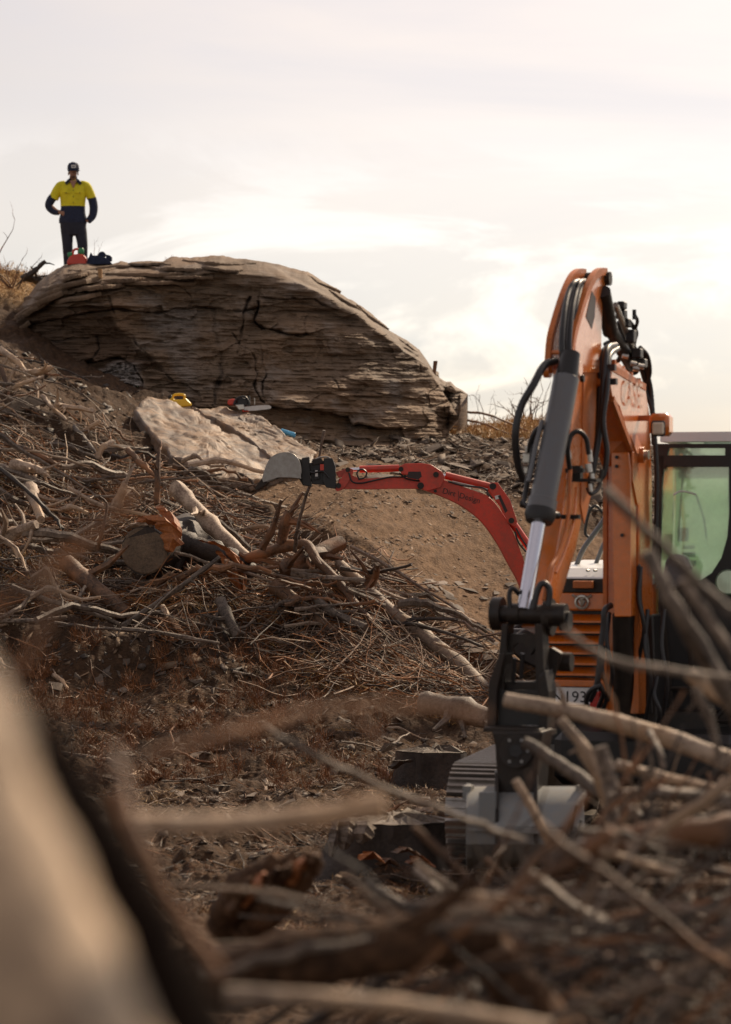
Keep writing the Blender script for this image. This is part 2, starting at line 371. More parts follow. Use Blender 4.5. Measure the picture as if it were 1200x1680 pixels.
def ground(X, Y, fine=True):
    X, Y = np.asarray(X, float), np.asarray(Y, float)
    z = ground0(X, Y); bat, slash, grass, heap = zones(X, Y)
    z = z+heap*(.72+.22*fbm(X*1.2, Y*1.2, 0, 3, 31))
    z = z+.10*fbm(X*.7, Y*.7, 0, 3, 11)*(1-.8*bat)*sstep(8, 12, Y)
    z = z+slash*(.15+.15*fbm(X*1.2, Y*1.2, 0, 3, 21))
    d, s = pl_dist(X, Y, BERM)
    d = d+sstep(28.0, 27.0, Y)*0; bf = sstep(28.2, 26.6, Y)
    z = z+bf*.16*np.exp(-((d-.12)/.20)**2)*(s > 0)+bf*.16*np.exp(-(d/.16)**2)*(s <= 0)-bf*.12*np.exp(-((d-.42)/.18)**2)*(s < 0)
    if fine:
        r = sstep(60, 40, Y)
        z = z+r*(1-bat)*(.045*fbm(X*4, Y*4, 0, 3, 41, .6)+.018*fbm(X*16, Y*16, 0, 2, 51, .6))
        st = X*.82-Y*.57        # scrape direction of the cut batter
        z = z+r*bat*(.035*fbm(st*2.2, (X*.57+Y*.82)*.35, 0, 3, 61)+.012*fbm(X*11, Y*11, 0, 2, 71)+.012*vnoise(st*14, (X*.57+Y*.82)*2, 0, 81))
    return z
def G(px, py, lift=0.0, y0=9.5, y1=60):
    """where the sight line (px, py) first meets the ground; lift brings the point up and towards the viewer"""
    Ys = np.linspace(y0, y1, 1400); X = (px-600)/FPX*Ys; Z = CZ-(py-840)/FPX*Ys
    g = ground(X, Ys, False); h = np.nonzero(Z <= g)[0]
    Y = Ys[h[0]] if len(h) else y1
    Y -= lift
    return P(px, py, Y)
def gz(x, y): return float(ground(np.array([x]), np.array([y]))[0])
def build_ground():
    ys = np.concatenate([np.linspace(0.3, 9.5, 90), 9.5*np.exp(np.linspace(0, math.log(48/9.5), 760))[1:], np.array([49, 50.5, 52, 54, 57, 61, 66, 72, 80, 90, 120, 200, 400, 900])])
    uc = np.linspace(-.17, .17, 620); l = -.17-np.cumsum(np.geomspace(.0008, .12, 50)); us = np.concatenate([l[::-1], uc, -l])
    U, Yg = np.meshgrid(us, ys); 
    near = np.maximum(Yg, 4.0); X = U*near
    Z = ground(X, np.minimum(Yg, 89.9)); far = sstep(60, 90, Yg); Z = Z*(1-far)+(-1.0)*far
    n, m = X.shape
    V = np.stack([X.ravel(), Yg.ravel(), Z.ravel()], 1)
    i = np.arange(n-1)[:, None]*m+np.arange(m-1)[None, :]
    F = np.stack([i, i+1, i+m+1, i+m], -1).reshape(-1, 4)
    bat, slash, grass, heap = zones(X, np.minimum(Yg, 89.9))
    m_ = bpy.data.materials.new('bare_earth'); nt, N, L, b, _ = nodes(m_)
    def at(nm):
        a = N('ShaderNodeAttribute'); a.attribute_name = nm; return a.outputs['Fac']
    n1 = tex(nt, 'noise', 1.1, 6, .6); n2 = tex(nt, 'noise', 14, 8, .75); n3 = tex(nt, 'noise', 70, 4, .7); vo = tex(nt, 'F1', 26, off=(1, 2, 3), stretch=(1, 1, 1.6))
    soil = mixn(nt, rampn(nt, n2, [(.36, 0.0), (.64, 1.0)]), (.020, .0095, .004), (.094, .049, .023))
    soil = mixn(nt, rampn(nt, n1, [(.45, 0.0), (.65, .5)]), soil, (.062, .039, .024))
    soil = mixn(nt, rampn(nt, n3, [(.62, 0.0), (.72, .5)]), soil, (.16, .115, .08))
    nb = tex(nt, 'noise', 9, 8, .75, (2.2, .5, 1), rot=(0, 0, math.radians(35)))
    b1 = mixn(nt, rampn(nt, nb, [(.34, 0.0), (.66, 1.0)]), (.085, .046, .022), (.215, .127, .066))
    b1 = mixn(nt, rampn(nt, n3, [(.60, 0.0), (.68, .7)]), b1, (.28, .20, .125))
    b1 = mixn(nt, rampn(nt, n3, [(.30, .7), (.38, 0.0)]), b1, (.07, .042, .024))
    c = mixn(nt, at('batter'), soil, b1)
    c = mixn(nt, mixn(nt, 1.0, at('grassy'), rampn(nt, n2, [(.3, .4), (.6, 1.0)]), 'MULTIPLY'), c, (.36, .225, .10))
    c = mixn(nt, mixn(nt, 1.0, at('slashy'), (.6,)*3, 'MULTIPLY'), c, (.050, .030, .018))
    c = mixn(nt, at('heapy'), c, (.006, .004, .003))  # near-black ground under the heap: its shade is put into the colour
    L(c, b.inputs['Base Color']); b.inputs['Roughness'].default_value = .92; b.inputs['Specular IOR Level'].default_value = .25
    bump(nt, b, mixn(nt, .35, mixn(nt, .5, n2, n3), vo), .9, .03)
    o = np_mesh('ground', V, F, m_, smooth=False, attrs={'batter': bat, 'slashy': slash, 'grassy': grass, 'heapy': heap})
    tag(o, 'bare broken earth of the felled site rising to a ridge', kind='structure')
    return o
GROUND = build_ground()
# ------------------------------------------------------------------ the schist outcrop and the split slab before it
def rock_mat():
    m = bpy.data.materials.new('layered_schist'); nt, N, L, b, _ = nodes(m)
    bed = tex(nt, 'noise', 1.0, 9, .72, (.9, .9, 10), rot=(0, math.radians(2.5), 0), dist=.35)
    bed2 = tex(nt, 'noise', 1.0, 7, .75, (4, 4, 46), rot=(0, math.radians(2.0), 0), dist=.2)
    big = tex(nt, 'noise', .55, 5, .6, (1, 1, 1.4)); gr = tex(nt, 'noise', 22, 6, .75); blot = tex(nt, 'noise', 1.7, 6, .65, (1, 1, 1.3), (5, 3, 1))
    mot = tex(nt, 'noise', 5.5, 8, .75, (1, 1, 1.6), (2, 8, 3), dist=.6)
    c = mixn(nt, rampn(nt, mixn(nt, .45, mixn(nt, .65, bed, bed2), mot), [(.36, 0.0), (.62, 1.0)]), (.074, .048, .029), (.225, .158, .104))
    c = mixn(nt, rampn(nt, big, [(.42, 0.0), (.62, .65)]), c, (.25, .155, .088))
    c = mixn(nt, rampn(nt, blot, [(.54, 0.0), (.68, .55)]), c, (.29, .25, .215))
    c = mixn(nt, rampn(nt, blot, [(.30, .55), (.42, 0.0)]), c, (.060, .042, .030))
    c = mixn(nt, rampn(nt, bed2, [(.25, .85), (.36, 0.0)]), c, (.038, .026, .018))
    c = mixn(nt, rampn(nt, gr, [(.62, 0.0), (.72, .35)]), c, (.33, .27, .21))
    a1 = N('ShaderNodeAttribute'); a1.attribute_name = 'grey'; a2 = N('ShaderNodeAttribute'); a2.attribute_name = 'brown'; a3 = N('ShaderNodeAttribute'); a3.attribute_name = 'seam'
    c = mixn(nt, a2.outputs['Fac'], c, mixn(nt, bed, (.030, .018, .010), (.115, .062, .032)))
    c = mixn(nt, a1.outputs['Fac'], c, mixn(nt, rampn(nt, bed2, [(.42, 0.0), (.66, 1.0)]), (.060, .052, .047), (.46, .42, .38)))
    c = mixn(nt, a3.outputs['Fac'], c, (.028, .020, .015))
    L(c, b.inputs['Base Color']); b.inputs['Roughness'].default_value = .78; b.inputs['Specular IOR Level'].default_value = .35
    bump(nt, b, mixn(nt, .45, mixn(nt, .5, bed, bed2), mixn(nt, .5, gr, mot)), 1.0, .05)
    return m
M['rock'] = rock_mat()
def build_rock():
    top = [(-220, 650), (-120, 605), (-60, 580), (0, 553), (22, 520), (45, 488), (60, 468), (80, 452), (105, 440), (135, 433), (200, 437), (255, 436), (275, 428), (330, 421), (385, 424), (430, 431), (470, 437), (505, 450), (545, 472), (560, 486), (585, 497), (615, 520), (640, 541), (668, 558), (688, 574), (702, 596), (716, 618), (732, 628), (740, 626), (748, 634), (757, 639), (764, 644), (768, 647)]
    bot = [(-220, 720), (-60, 720), (60, 705), (200, 690), (330, 700), (450, 722), (560, 730), (640, 733), (700, 730), (728, 726), (736, 716), (738, 706), (752, 690), (756, 672), (766, 660), (768, 648)]
    nu, nf, nb = 900, 420, 90
    px = np.concatenate([np.linspace(-220, 690, 780), 690+78*np.sin(np.linspace(0, math.pi/2, 121))[1:]])
    tz = np.interp(px, *zip(*top)); bz = np.interp(px, *zip(*bot))
    # ragged profile
    jag = 3.6*fbm(px*.028, 3.3, 0, 3, 91, .5)
    jag = jag*sstep(764, 730, px)*sstep(-100, 0, px)
    v = np.linspace(0, 1, nf)
    PX, Vv = np.meshgrid(px, v, indexing='ij'); TZ = tz[:, None]; BZ = bz[:, None]
    PY = BZ+(TZ-BZ)*Vv+jag[:, None]*sstep(.82, 1.0, Vv)
    # base depth: nearly upright face, brow rolling back, left end falling away, nose wrapping round
    Yd = 33.0+1.5*Vv+1.0*np.clip((Vv-.90)/.10, 0, 1)**2.2
    Yd += 1.6*sstep(160, -220, PX)+2.2*(1-np.sqrt(np.clip(1-(np.clip(PX-620, 0, 147.5)/148.)**2, 0, 1)))
    wx = PX+9*fbm(PX*.02, PY*.02, 0, 3, 101); wy = PY+5*fbm(PX*.02, PY*.02, 7, 3, 102)
    nose = sstep(690, 740, PX); D0 = nose*(.16*fbm(PX*.05, PY*.06, 3, 3, 140)+.10*np.round(1.5*vnoise(PX*.02, PY*.09, 0, 141)))
    D = D0+.22*fbm(PX*.006, PY*.012, 0, 3, 103)+.05*fbm(PX*.03, PY*.06, 0, 4, 104)
    beds = fbm(PX*.012, (PY-.03*PX)*.16, 0, 3, 105, .6); D += .04*beds+.013*vnoise(PX*.03, (PY-.03*PX)*.62, 0, 106)
    tr = (PY-.03*PX)*.075+.8*fbm(PX*.008, PY*.01, 0, 2, 107); D += .03*(tr-np.floor(tr))
    fx = (wx*.013+.4*fbm(PX*.02, PY*.03, 0, 2, 110)); D += .05*np.abs(fx-np.round(fx))
    def cells(sx, sy, sd):
        x, y = PX*sx+.5*fbm(PX*sx*1.5, PY*sy*1.5, sd, 2, sd), (PY-.03*PX)*sy+.35*fbm(PX*sx*1.5, PY*sy*1.5, sd+5, 2, sd+1); ix, iy = np.floor(x).astype(np.int64), np.floor(y).astype(np.int64)
        bd = np.full(x.shape, 9.); bv = np.zeros(x.shape)
        for a in (-1, 0, 1):
            for b in (-1, 0, 1):
                cx, cy = ix+a, iy+b; hx, hy, hv = _h(cx, cy, 0, sd), _h(cx, cy, 1, sd), _h(cx, cy, 2, sd); dd = (x-cx-hx)**2+(y-cy-hy)**2; m = dd < bd
                bd = np.where(m, dd, bd); bv = np.where(m, hv+.5*(hx-.5)*(x-cx-hx), bv)
        return bv
    D += .12*cells(.011, .022, 201)+.045*cells(.028, .075, 202)+.022*cells(.075, .26, 203)
    grey = np.zeros_like(D); brown = np.zeros_like(D); seam = np.zeros_like(D)
    def crack(pts, w, dep, above=0.0, below=0.0, reach=30):
        nonlocal D, seam
        d, s = pl_dist(wx, wy, pts); dd = d+1.5*vnoise(PX*.1, PY*.1, 0, 5)
        w = w*.62; dep = dep*.7; fade = .35+.65*sstep(-.4, .5, vnoise(PX*.03, PY*.03, 0, int(pts[0][0])+400))
        D += fade*dep*np.exp(-(dd/w)**2); fall = np.exp(-(d/reach)**2)
        D += np.where(s > 0, below, above)*fall        # travelling right, s>0 is below in picture rows
        seam = np.maximum(seam, .75*fade*np.exp(-(dd/(w*.8))**2))
    crack([(-40, 572), (0, 552), (40, 535), (100, 519), (150, 511), (178, 506), (215, 509), (252, 507), (296, 512), (318, 506), (352, 508), (402, 511), (440, 500)], 2.6, .26, -.07, .03)
    crack([(166, 470), (180, 502), (205, 540), (240, 582), (262, 604), (285, 622)], 2.0, .10)
    crack([(60, 618), (110, 596), (150, 588), (200, 590), (226, 600), (231, 628)], 3.0, .16, -.08, .05, 14)
    crack([(411, 488), (402, 520), (396, 556), (388, 580)], 3.2, .22); crack([(382, 545), (402, 570), (414, 600), (416, 630), (436, 660)], 2.6, .20)
    crack([(426, 496), (424, 520), (436, 540), (460, 548), (500, 548), (512, 546)], 2.6, .22, -.14, .02, 22)
    crack([(506, 520), (509, 546)], 2.0, .16)
    crack([(428, 570), (424, 600), (434, 640), (446, 668)], 2.2, .12); crack([(540, 560), (545, 600), (560, 640)], 1.5, .05)
    crack([(448, 668), (500, 670), (545, 678), (575, 681), (584, 700), (615, 702), (660, 700)], 4.0, .10, -.12, .17, 34)
    crack([(300, 470), (312, 490), (305, 510)], 2, .08)
    crack([(175, 470), (225, 470), (262, 480), (300, 482)], 2.0, .06); crack([(345, 505), (352, 560), (358, 620), (362, 660)], 5, .10)
    crack([(-20, 500), (40, 505), (90, 488), (165, 468), (280, 463), (350, 455)], 2.4, .13, -.10, .05, 16)
    crack([(60, 470), (120, 462), (220, 455), (270, 448)], 1.6, .10, -.05, .03, 10); crack([(450, 487), (520, 492), (560, 510)], 2.4, .12, -.06, .04, 20)
    crack([(60, 560), (95, 556), (110, 552), (160, 548), (165, 570), (150, 585)], 2.0, .10)
    crack([(600, 640), (650, 646), (700, 640), (735, 632)], 1.8, .05)
    # the brown facet left of the diagonal joint turns under, its shade painted into the brown; the flank right of the ridge line is a second sheet
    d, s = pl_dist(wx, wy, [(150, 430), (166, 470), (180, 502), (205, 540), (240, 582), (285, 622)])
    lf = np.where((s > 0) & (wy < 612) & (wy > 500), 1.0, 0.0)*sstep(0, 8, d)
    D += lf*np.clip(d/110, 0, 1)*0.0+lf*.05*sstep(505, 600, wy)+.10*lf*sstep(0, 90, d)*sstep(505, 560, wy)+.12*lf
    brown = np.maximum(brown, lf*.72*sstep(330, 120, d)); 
    gm = sstep(592, 606, wy+6*fbm(PX*.03, PY*.03, 0, 2, 8))*sstep(238, 222, wx); D -= gm*.30; grey = np.maximum(grey, gm*.85)
    D += gm*(.10*fbm(PX*.05, PY*.09, 0, 4, 120, .65))
    d, s = pl_dist(PX, PY, [(400, 405), (470, 455), (548, 492), (600, 520), (632, 545), (660, 575), (700, 600), (725, 640)])
    up = (s < 0)*1.0; D += up*(.55*sstep(0, 6, d)+.2*sstep(0, 40, d)); grey = np.maximum(grey, up*.15)
    g2, s2 = pl_dist(wx, wy, [(176, 480), (220, 520), (260, 580), (300, 640)]); grey = np.maximum(grey, .45*(s2 < 0)*sstep(340, 300, wx)*sstep(505, 515, wy)*sstep(0, 20, g2))
    under = sstep(672, 690, wy)*sstep(455, 470, wx)*sstep(740, 720, wx); D += .05*under
    D = D*(.25+.75*sstep(768, 728, PX))
    Yd = Yd+D*sstep(0, .04, Vv)*(.22+.78*sstep(.97, .80, Vv))*sstep(1.0, .97, Vv)
    XX = (PX-600)/FPX*Yd; ZZ = CZ-(PY-840)/FPX*Yd
    # plateau behind the brow, dipping at the far edge
    t = np.linspace(0, 1, nb+1)[1:]; Yt = Yd[:, -1][:, None]; ext = np.interp(px, [-220, 60, 300, 560, 700, 768], [6, 7.0, 6.5, 4.5, 2.5, .4])[:, None]
    Yb = Yt+ext*t[None, :]; Xb = XX[:, -1][:, None]+0*t[None, :]
    z0 = ZZ[:, -1][:, None]; rise = np.interp(px, [-220, 0, 60, 200, 300, 500, 768], [.3, .2, .20, .20, .15, 0, 0])[:, None]
    Zb = z0+rise*np.sin(np.pi*np.clip(t, 0, 1)**.8)[None, :]-2.6*np.clip((t[None, :]-.72)/.28, 0, 1)**2
    Zb = Zb+.04*fbm(Xb*3, Yb*3, 0, 4, 130)*sstep(0, .1, t)[None, :]-sstep(500, 768, px)[:, None]*t[None, :]*1.6
    X = np.concatenate([XX, Xb], 1); Y = np.concatenate([Yd, Yb], 1); Z = np.concatenate([ZZ, Zb], 1)
    ex = lambda a: np.concatenate([a, np.repeat(a[:, -1:], nb, 1)*.3], 1)
    n, m = X.shape; V = np.stack([X.ravel(), Y.ravel(), Z.ravel()], 1)
    i = np.arange(n-1)[:, None]*m+np.arange(m-1)[None, :]; F = np.stack([i, i+m, i+m+1, i+1], -1).reshape(-1, 4)
    root = thing('rock_outcrop', P(380, 720, 34), 'huge weathered grey brown layered rock outcrop on the ridge, cracked across its face', 'rock')
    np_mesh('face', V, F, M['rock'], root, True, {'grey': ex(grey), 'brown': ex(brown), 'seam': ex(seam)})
    return root, (px, XX[:, -1], Yd[:, -1], ZZ[:, -1]), (px, PY, Yd)
ROCK, ROCKTOP, ROCKF = build_rock()
def rock_Y(pxq, pyq):
    """distance of the outcrop's face in the direction (pxq, pyq)"""
    px, PY, Yd = ROCKF; i = int(np.clip(np.searchsorted(px, pxq), 0, len(px)-1)); return float(np.interp(-pyq, -PY[i], Yd[i]))
def rock_brow(pxq):
    """point on the outcrop's brow in the direction pxq"""
    px, x, y, z = ROCKTOP; return Vector((np.interp(pxq, px, x), np.interp(pxq, px, y), np.interp(pxq, px, z)))
def slab_mesh(poly, thick, n=60, amp=.012, seed=1, nrm=None, layers=3):
    """irregular plate: polygon (world points, roughly coplanar) filled by a fine grid with ragged layered edges"""
    c = sum((Vector(p) for p in poly), Vector())/len(poly); e1 = (Vector(poly[1])-Vector(poly[0])).normalized()
    if nrm is None:
        nrm = Vector()
        for k in range(len(poly)): nrm += (Vector(poly[k])-c).cross(Vector(poly[(k+1) % len(poly)])-c)
    nrm = Vector(nrm).normalized()
    if nrm.z < 0: nrm = -nrm
    e1 = (e1-nrm*e1.dot(nrm)).normalized(); e2 = nrm.cross(e1)
    p2 = [((Vector(p)-c).dot(e1), (Vector(p)-c).dot(e2)) for p in poly]; h = [(Vector(p)-c).dot(nrm) for p in poly]
    # densify rim
    R = []
    for k in range(len(p2)):
        a, b = p2[k], p2[(k+1) % len(p2)]
        for t in np.linspace(0, 1, 14, endpoint=False): R.append((a[0]+(b[0]-a[0])*t, a[1]+(b[1]-a[1])*t))
    R = np.array(R); size = np.abs(R).max()
    R = R*(1+.03*fbm(R[:, 0]*6/size+seed, R[:, 1]*6/size, 0, 3, seed)[:, None]+.02*vnoise(R[:, 0]*40/size, R[:, 1]*40/size, 0, seed)[:, None])
    rings = 26; m = len(R); V = []
    fac = np.linspace(0, 1, rings)
    for f in fac: V.append(np.stack([R[:, 0]*f, R[:, 1]*f], 1))
    V = np.concatenate(V); z = amp*fbm(V[:, 0]*2.2, V[:, 1]*2.2, 0, 5, seed+3, .55)+amp*1.2*np.floor(2.2*fbm(V[:, 0]*1.3, V[:, 1]*2.3, 0, 3, seed+5))*.5
    A = np.array([[a, b, 1] for a, b in p2]); sol = np.linalg.lstsq(A, np.array(h), rcond=None)[0]
    z = z+V[:, 0]*sol[0]+V[:, 1]*sol[1]
    V3 = [V]; Zs = [z]
    for k in range(1, layers+1):
        o = R*(1+(.012 if k % 2 else -.012)*(1+vnoise(R[:, 0]*12/size, R[:, 1]*12/size, k, seed)[:, None])*.9)
        V3.append(o); Zs.append(z[-m:]-thick*k/layers)
    V2 = np.concatenate(V3); Z = np.concatenate(Zs)
    W_ = np.array(c)[None, :]+V2[:, :1]*np.array(e1)[None, :]+V2[:, 1:]*np.array(e2)[None, :]+Z[:, None]*np.array(nrm)[None, :]
    tot = rings+layers; F = [(i*m+k, i*m+(k+1) % m, (i+1)*m+(k+1) % m, (i+1)*m+k) for i in range(tot-1) for k in range(m)]
    return W_, F
def slab_mat():
    m = bpy.data.materials.new('split_schist_plate'); nt, N, L, b, _ = nodes(m)
    n1 = tex(nt, 'noise', 2.6, 9, .75, dist=.6); n2 = tex(nt, 'noise', 30, 6, .75); n3 = tex(nt, 'noise', 3.2, 8, .7, off=(3, 1, 5), dist=1.2); n4 = tex(nt, 'noise', 6, 5, .8, (1, 2.5, 1))
    c = mixn(nt, rampn(nt, n1, [(.40, 0.0), (.60, 1.0)]), (.165, .135, .112), (.28, .170, .092))
    c = mixn(nt, rampn(nt, n3, [(.56, 0.0), (.66, .8)]), c, (.25, .225, .205))
    c = mixn(nt, rampn(nt, n3, [(.32, .9), (.40, 0.0)]), c, (.15, .105, .07))
    c = mixn(nt, rampn(nt, n2, [(.36, .6), (.5, 0.0)]), c, (.12, .085, .06))
    ck = tex(nt, 'DISTANCE_TO_EDGE', 1.15, stretch=(1, 1.7, 1), off=(.3, .8, 0), rot=(0, 0, .7))
    c = mixn(nt, rampn(nt, ck, [(.0, .9), (.022, 0.0)]), c, (.05, .034, .022))
    c = mixn(nt, rampn(nt, n4, [(.70, 0.0), (.78, .8)]), c, (.34, .14, .05))
    L(c, b.inputs['Base Color']); b.inputs['Roughness'].default_value = .62
    bump(nt, b, mixn(nt, .5, n3, n2), .8, .02)
    return m
M['slab'] = slab_mat()
def plate(name, pts, thick, mat, parent=None, amp=.015, seed=1, label=None, cat=None, layers=3):
    V, F = slab_mesh([P(*p) for p in pts], thick, amp=amp, seed=seed, layers=layers)
    o = np_mesh(name, V, F, mat, parent, False, loc=None if parent else Vector(V.mean(0)))
    if label or cat: tag(o, label, cat)
    return o
slab_root = thing('split_rock', P(340, 790, 29), 'big tilted tan and grey stone slab split from the outcrop, lying on the bank', 'rock slab')
plate('lower_sheet', [(224, 672, 30.6), (240, 656, 31.4), (300, 664, 31.4), (345, 668, 31.3), (400, 700, 31.0), (455, 745, 30.0), (470, 770, 29.2), (425, 785, 28.8), (372, 786, 28.5), (330, 770, 28.6), (285, 748, 29.0), (258, 715, 29.6)], .16, M['slab'], slab_root, .03, 3, layers=4)
plate('upper_sheet', [(318, 661, 31.3), (372, 662, 31.5), (410, 676, 31.4), (440, 700, 31.0), (480, 722, 30.5), (520, 742, 30.0), (500, 762, 29.4), (450, 752, 29.5), (420, 728, 30.1), (375, 700, 30.7), (335, 682, 31.0)], .10, M['slab'], slab_root, .025, 9, layers=3)
plate('thin_sheet', [(395, 676, 31.3), (425, 690, 31.2), (462, 712, 30.8), (450, 722, 30.5), (415, 706, 30.8), (392, 688, 31.1)], .05, M['slab'], slab_root, .02, 14)
# thin ledges standing proud of the brow and of the left end: parts of the outcrop
_rl = random.Random(21)
_L = [(92, 216, 443, 7), (150, 300, 447, 6), (60, 180, 462, 8), (170, 240, 456, 7), (190, 320, 461, 6), (112, 222, 438, 5), (235, 330, 439, 6), (20, 110, 492, 9), (300, 420, 429, 6), (96, 150, 452, 6), (-30, 60, 528, 9), (500, 560, 462, 6), (585, 640, 520, 7), (652, 692, 566, 7), (40, 128, 476, 8), (120, 205, 467, 7), (0, 90, 507, 8), (260, 350, 452, 5), (-10, 46, 545, 8), (540, 600, 493, 6), (690, 722, 606, 7), (90, 165, 486, 7), (715, 752, 630, 7), (330, 400, 440, 5), (210, 290, 431, 4)]
for k, (a, b_, y, th) in enumerate(_L):
    slope = float(np.interp((a+b_)/2, [0, 60, 130, 200, 450, 520, 600, 700, 760], [-.85, -.42, -.2, 0, .08, .5, .7, .7, .5])); pts = []
    ya = y-(b_-a)/2*slope; yb = y+(b_-a)/2*slope
    for t in (0, .18, .42, .66, .88, 1.0):
        x = a+(b_-a)*t; yy = ya+(yb-ya)*t+_rl.uniform(-1.2, 1.2); Y = rock_Y(x, yy); out = .05+.34*math.sin(math.pi*min(1, max(0, t*.94+.03)))*_rl.uniform(.7, 1.1)
        pts.append((x, yy, Y-out))
    n0 = len(pts)
    for t in (.9, .5, .1):
        x = a+(b_-a)*t; yy = ya+(yb-ya)*t-th*.25; Y = rock_Y(x, yy)+.7; pts.append((x, yy-1, Y))
    plate('ledge', pts, th/118, M['rock'], ROCK, .012, 30+k, layers=2)
# ------------------------------------------------------------------ the orange excavator
def frame(ang, O=(1.69, 14.9)):
    a = math.radians(ang); b = Vector((math.sin(a), math.cos(a), 0)); r = Vector((math.cos(a), -math.sin(a), 0)); o = Vector((O[0], O[1], 0))
    def A(s, l, z): return o+b*s+r*l+Vector((0, 0, z))
    def Q(px, py, s):      # the point of the cross plane s that is seen at (px, py)
        k = (px-600)/FPX; c = o+b*s; l = (k*c.y-c.x)/(r.x-k*r.y); p = c+r*l; p.z = CZ-(py-840)/FPX*p.y; return p
    def AZ(s, py): return CZ-(py-840)/FPX*(o+b*s).y
    return A, Q, AZ, b, r
A, Q, AZ, Bv, Rv = frame(20)      # arm frame: s runs away from the viewer, l to the right
T_, TQ, TZ, TB, TR = frame(15)    # tracks and body
UP = Vector((0, 0, 1))
def text(name, s, at, xdir, updir, size, mat, parent, ext=.002):
    cu = bpy.data.curves.new(name, 'FONT'); cu.body = s; cu.size = 1; cu.extrude = 0; cu.align_x = 'CENTER'; cu.align_y = 'CENTER'; cu.resolution_u = 3
    t = bpy.data.objects.new('tmp', cu); COL.objects.link(t); bpy.context.view_layer.update()
    me = bpy.data.meshes.new_from_object(t.evaluated_get(bpy.context.evaluated_depsgraph_get())); bpy.data.objects.remove(t)
    x = Vector(xdir).normalized(); u = Vector(updir); u = (u-x*u.dot(x)).normalized(); n = x.cross(u)
    for v in me.vertices: v.co = Vector(at)-wpos(parent)+x*v.co.x*size+u*v.co.y*size+n*ext
    me.materials.clear(); me.materials.append(mat); o = bpy.data.objects.new(name, me); COL.objects.link(o); o.parent = parent; return o
def arc_pts(pts, n=6):
    """Catmull-Rom through the points"""
    p = [Vector(q) for q in pts]; p = [p[0]*2-p[1]]+p+[p[-1]*2-p[-2]]; out = []
    for i in range(1, len(p)-2):
        for k in range(n):
            t = k/n; out.append(.5*((2*p[i])+(p[i+1]-p[i-1])*t+(2*p[i-1]-5*p[i]+4*p[i+1]-p[i+2])*t*t+(3*p[i]-p[i-1]-3*p[i+1]+p[i+2])*t**3))
    return out+[p[-2]]
def hose(name, pts, rpx, parent, mat='hose', ribs=False, n=8):
    q = arc_pts([P(*a) for a in pts], 8 if not ribs else 14); Y = pts[0][2]; r = rpx/FPX*Y
    rad = [r*(1.0+(.10*(i % 2) if ribs else 0)) for i in range(len(q))]
    return MB().tube(q, rad, n).build(name, M[mat], parent, True, autos=60)
CASE = thing('excavator', A(0, 0, 0), 'orange midi excavator with raised boom and empty bucket resting down, louvred hood and black cab', 'excavator')
# --- stick
def side(poly, l, off, name, mat, parent, bevel=0.0):
    pts = [A(s, l, AZ(s, y)) for s, y in poly]; return MB().prism(pts, Rv*off).build(name, mat, parent, bevel=bevel)
stick_low = [(-1.81, 606), (-1.70, 700), (-1.99, 850), (-2.2, 950), (-2.36, 1000), (-2.42, 1030), (-2.2, 1040), (-2.08, 1000), (-1.7, 900), (-1.44, 800), (-1.29, 700), (-1.22, 640), (-1.25, 606)]
stick_low[1] = (-1.80, 700)
stick = side(stick_low, -.052, .104, 'stick', M['orange'], CASE, .008)
cheek = [(-1.81, 612), (-1.84, 600), (-1.80, 560), (-1.71, 530), (-1.54, 487), (-1.37, 458), (-1.22, 447), (-1.08, 447), (-1.04, 462), (-1.10, 476), (-1.18, 492), (-1.20, 560), (-1.19, 612)]
for l in (-.066, .052): side(cheek, l, .014, 'stick_cheek', M['orange'], stick, .003)
for l in (-.066, .059):      # flanges along the cheek's front edge, crossbar, bosses
    mb = MB()
    q = arc_pts([A(s-.01, l, AZ(s-.01, y)) for s, y in cheek[1:8]], 4); 
    for a, b in zip(q[:-1], q[1:]): mb.box((a+b)/2, Rv*.016, (b-a)*.52, (b-a).cross(Rv).normalized()*.022)
    mb.build('edge_flange', M['orange_dull'], stick)
MB().cyl(A(-1.83, -.06, AZ(-1.83, 578)), A(-1.83, .06, AZ(-1.83, 578)), .013, 10).build('crossbar', M['orange'], stick, True)
for l in (-.10, .07): MB().cyl(A(-1.80, l, AZ(-1.8, 606)), A(-1.80, l+.035, AZ(-1.8, 606)), .045, 18).build('pin_boss', M['orange'], stick, True)
MB().cyl(A(-1.82, .11, AZ(-1.8, 622)), A(-1.82, .13, AZ(-1.8, 622)), .020, 12).build('pin_cap', M['grime'], stick, True)
MB().cyl(A(-1.10, -.09, AZ(-1.1, 458)), A(-1.10, .095, AZ(-1.1, 458)), .04, 16).build('top_pin', M['grime'], stick, True)
side([(-1.55, 520), (-1.42, 478), (-1.33, 490), (-1.36, 520), (-1.42, 540)], .0665, .002, 'cheek_slot', M['decal'], stick)
side([(-1.58, 540), (-1.35, 532), (-1.28, 560), (-1.30, 780), (-1.55, 860), (-1.62, 830), (-1.56, 620)], .0525, .006, 'side_plate', M['orange_dull'], stick, .002)
hose('steel_pipe', [(936, 770, 13.0), (932, 850, 12.85), (915, 910, 12.7), (902, 935, 12.6), (893, 985, 12.5)], 3.2, stick, 'orange_dull')
hose('steel_pipe', [(946, 800, 13.1), (940, 860, 12.95), (924, 912, 12.8), (912, 940, 12.7)], 2.6, stick, 'orange')
for y, s in ((846, -2.05), (770, -1.95)): MB().box(Q(937 if y > 800 else 944, y+2, s+.02), Rv*.05, Bv*.02, UP*.012).build('pipe_clamp', M['black'], stick)
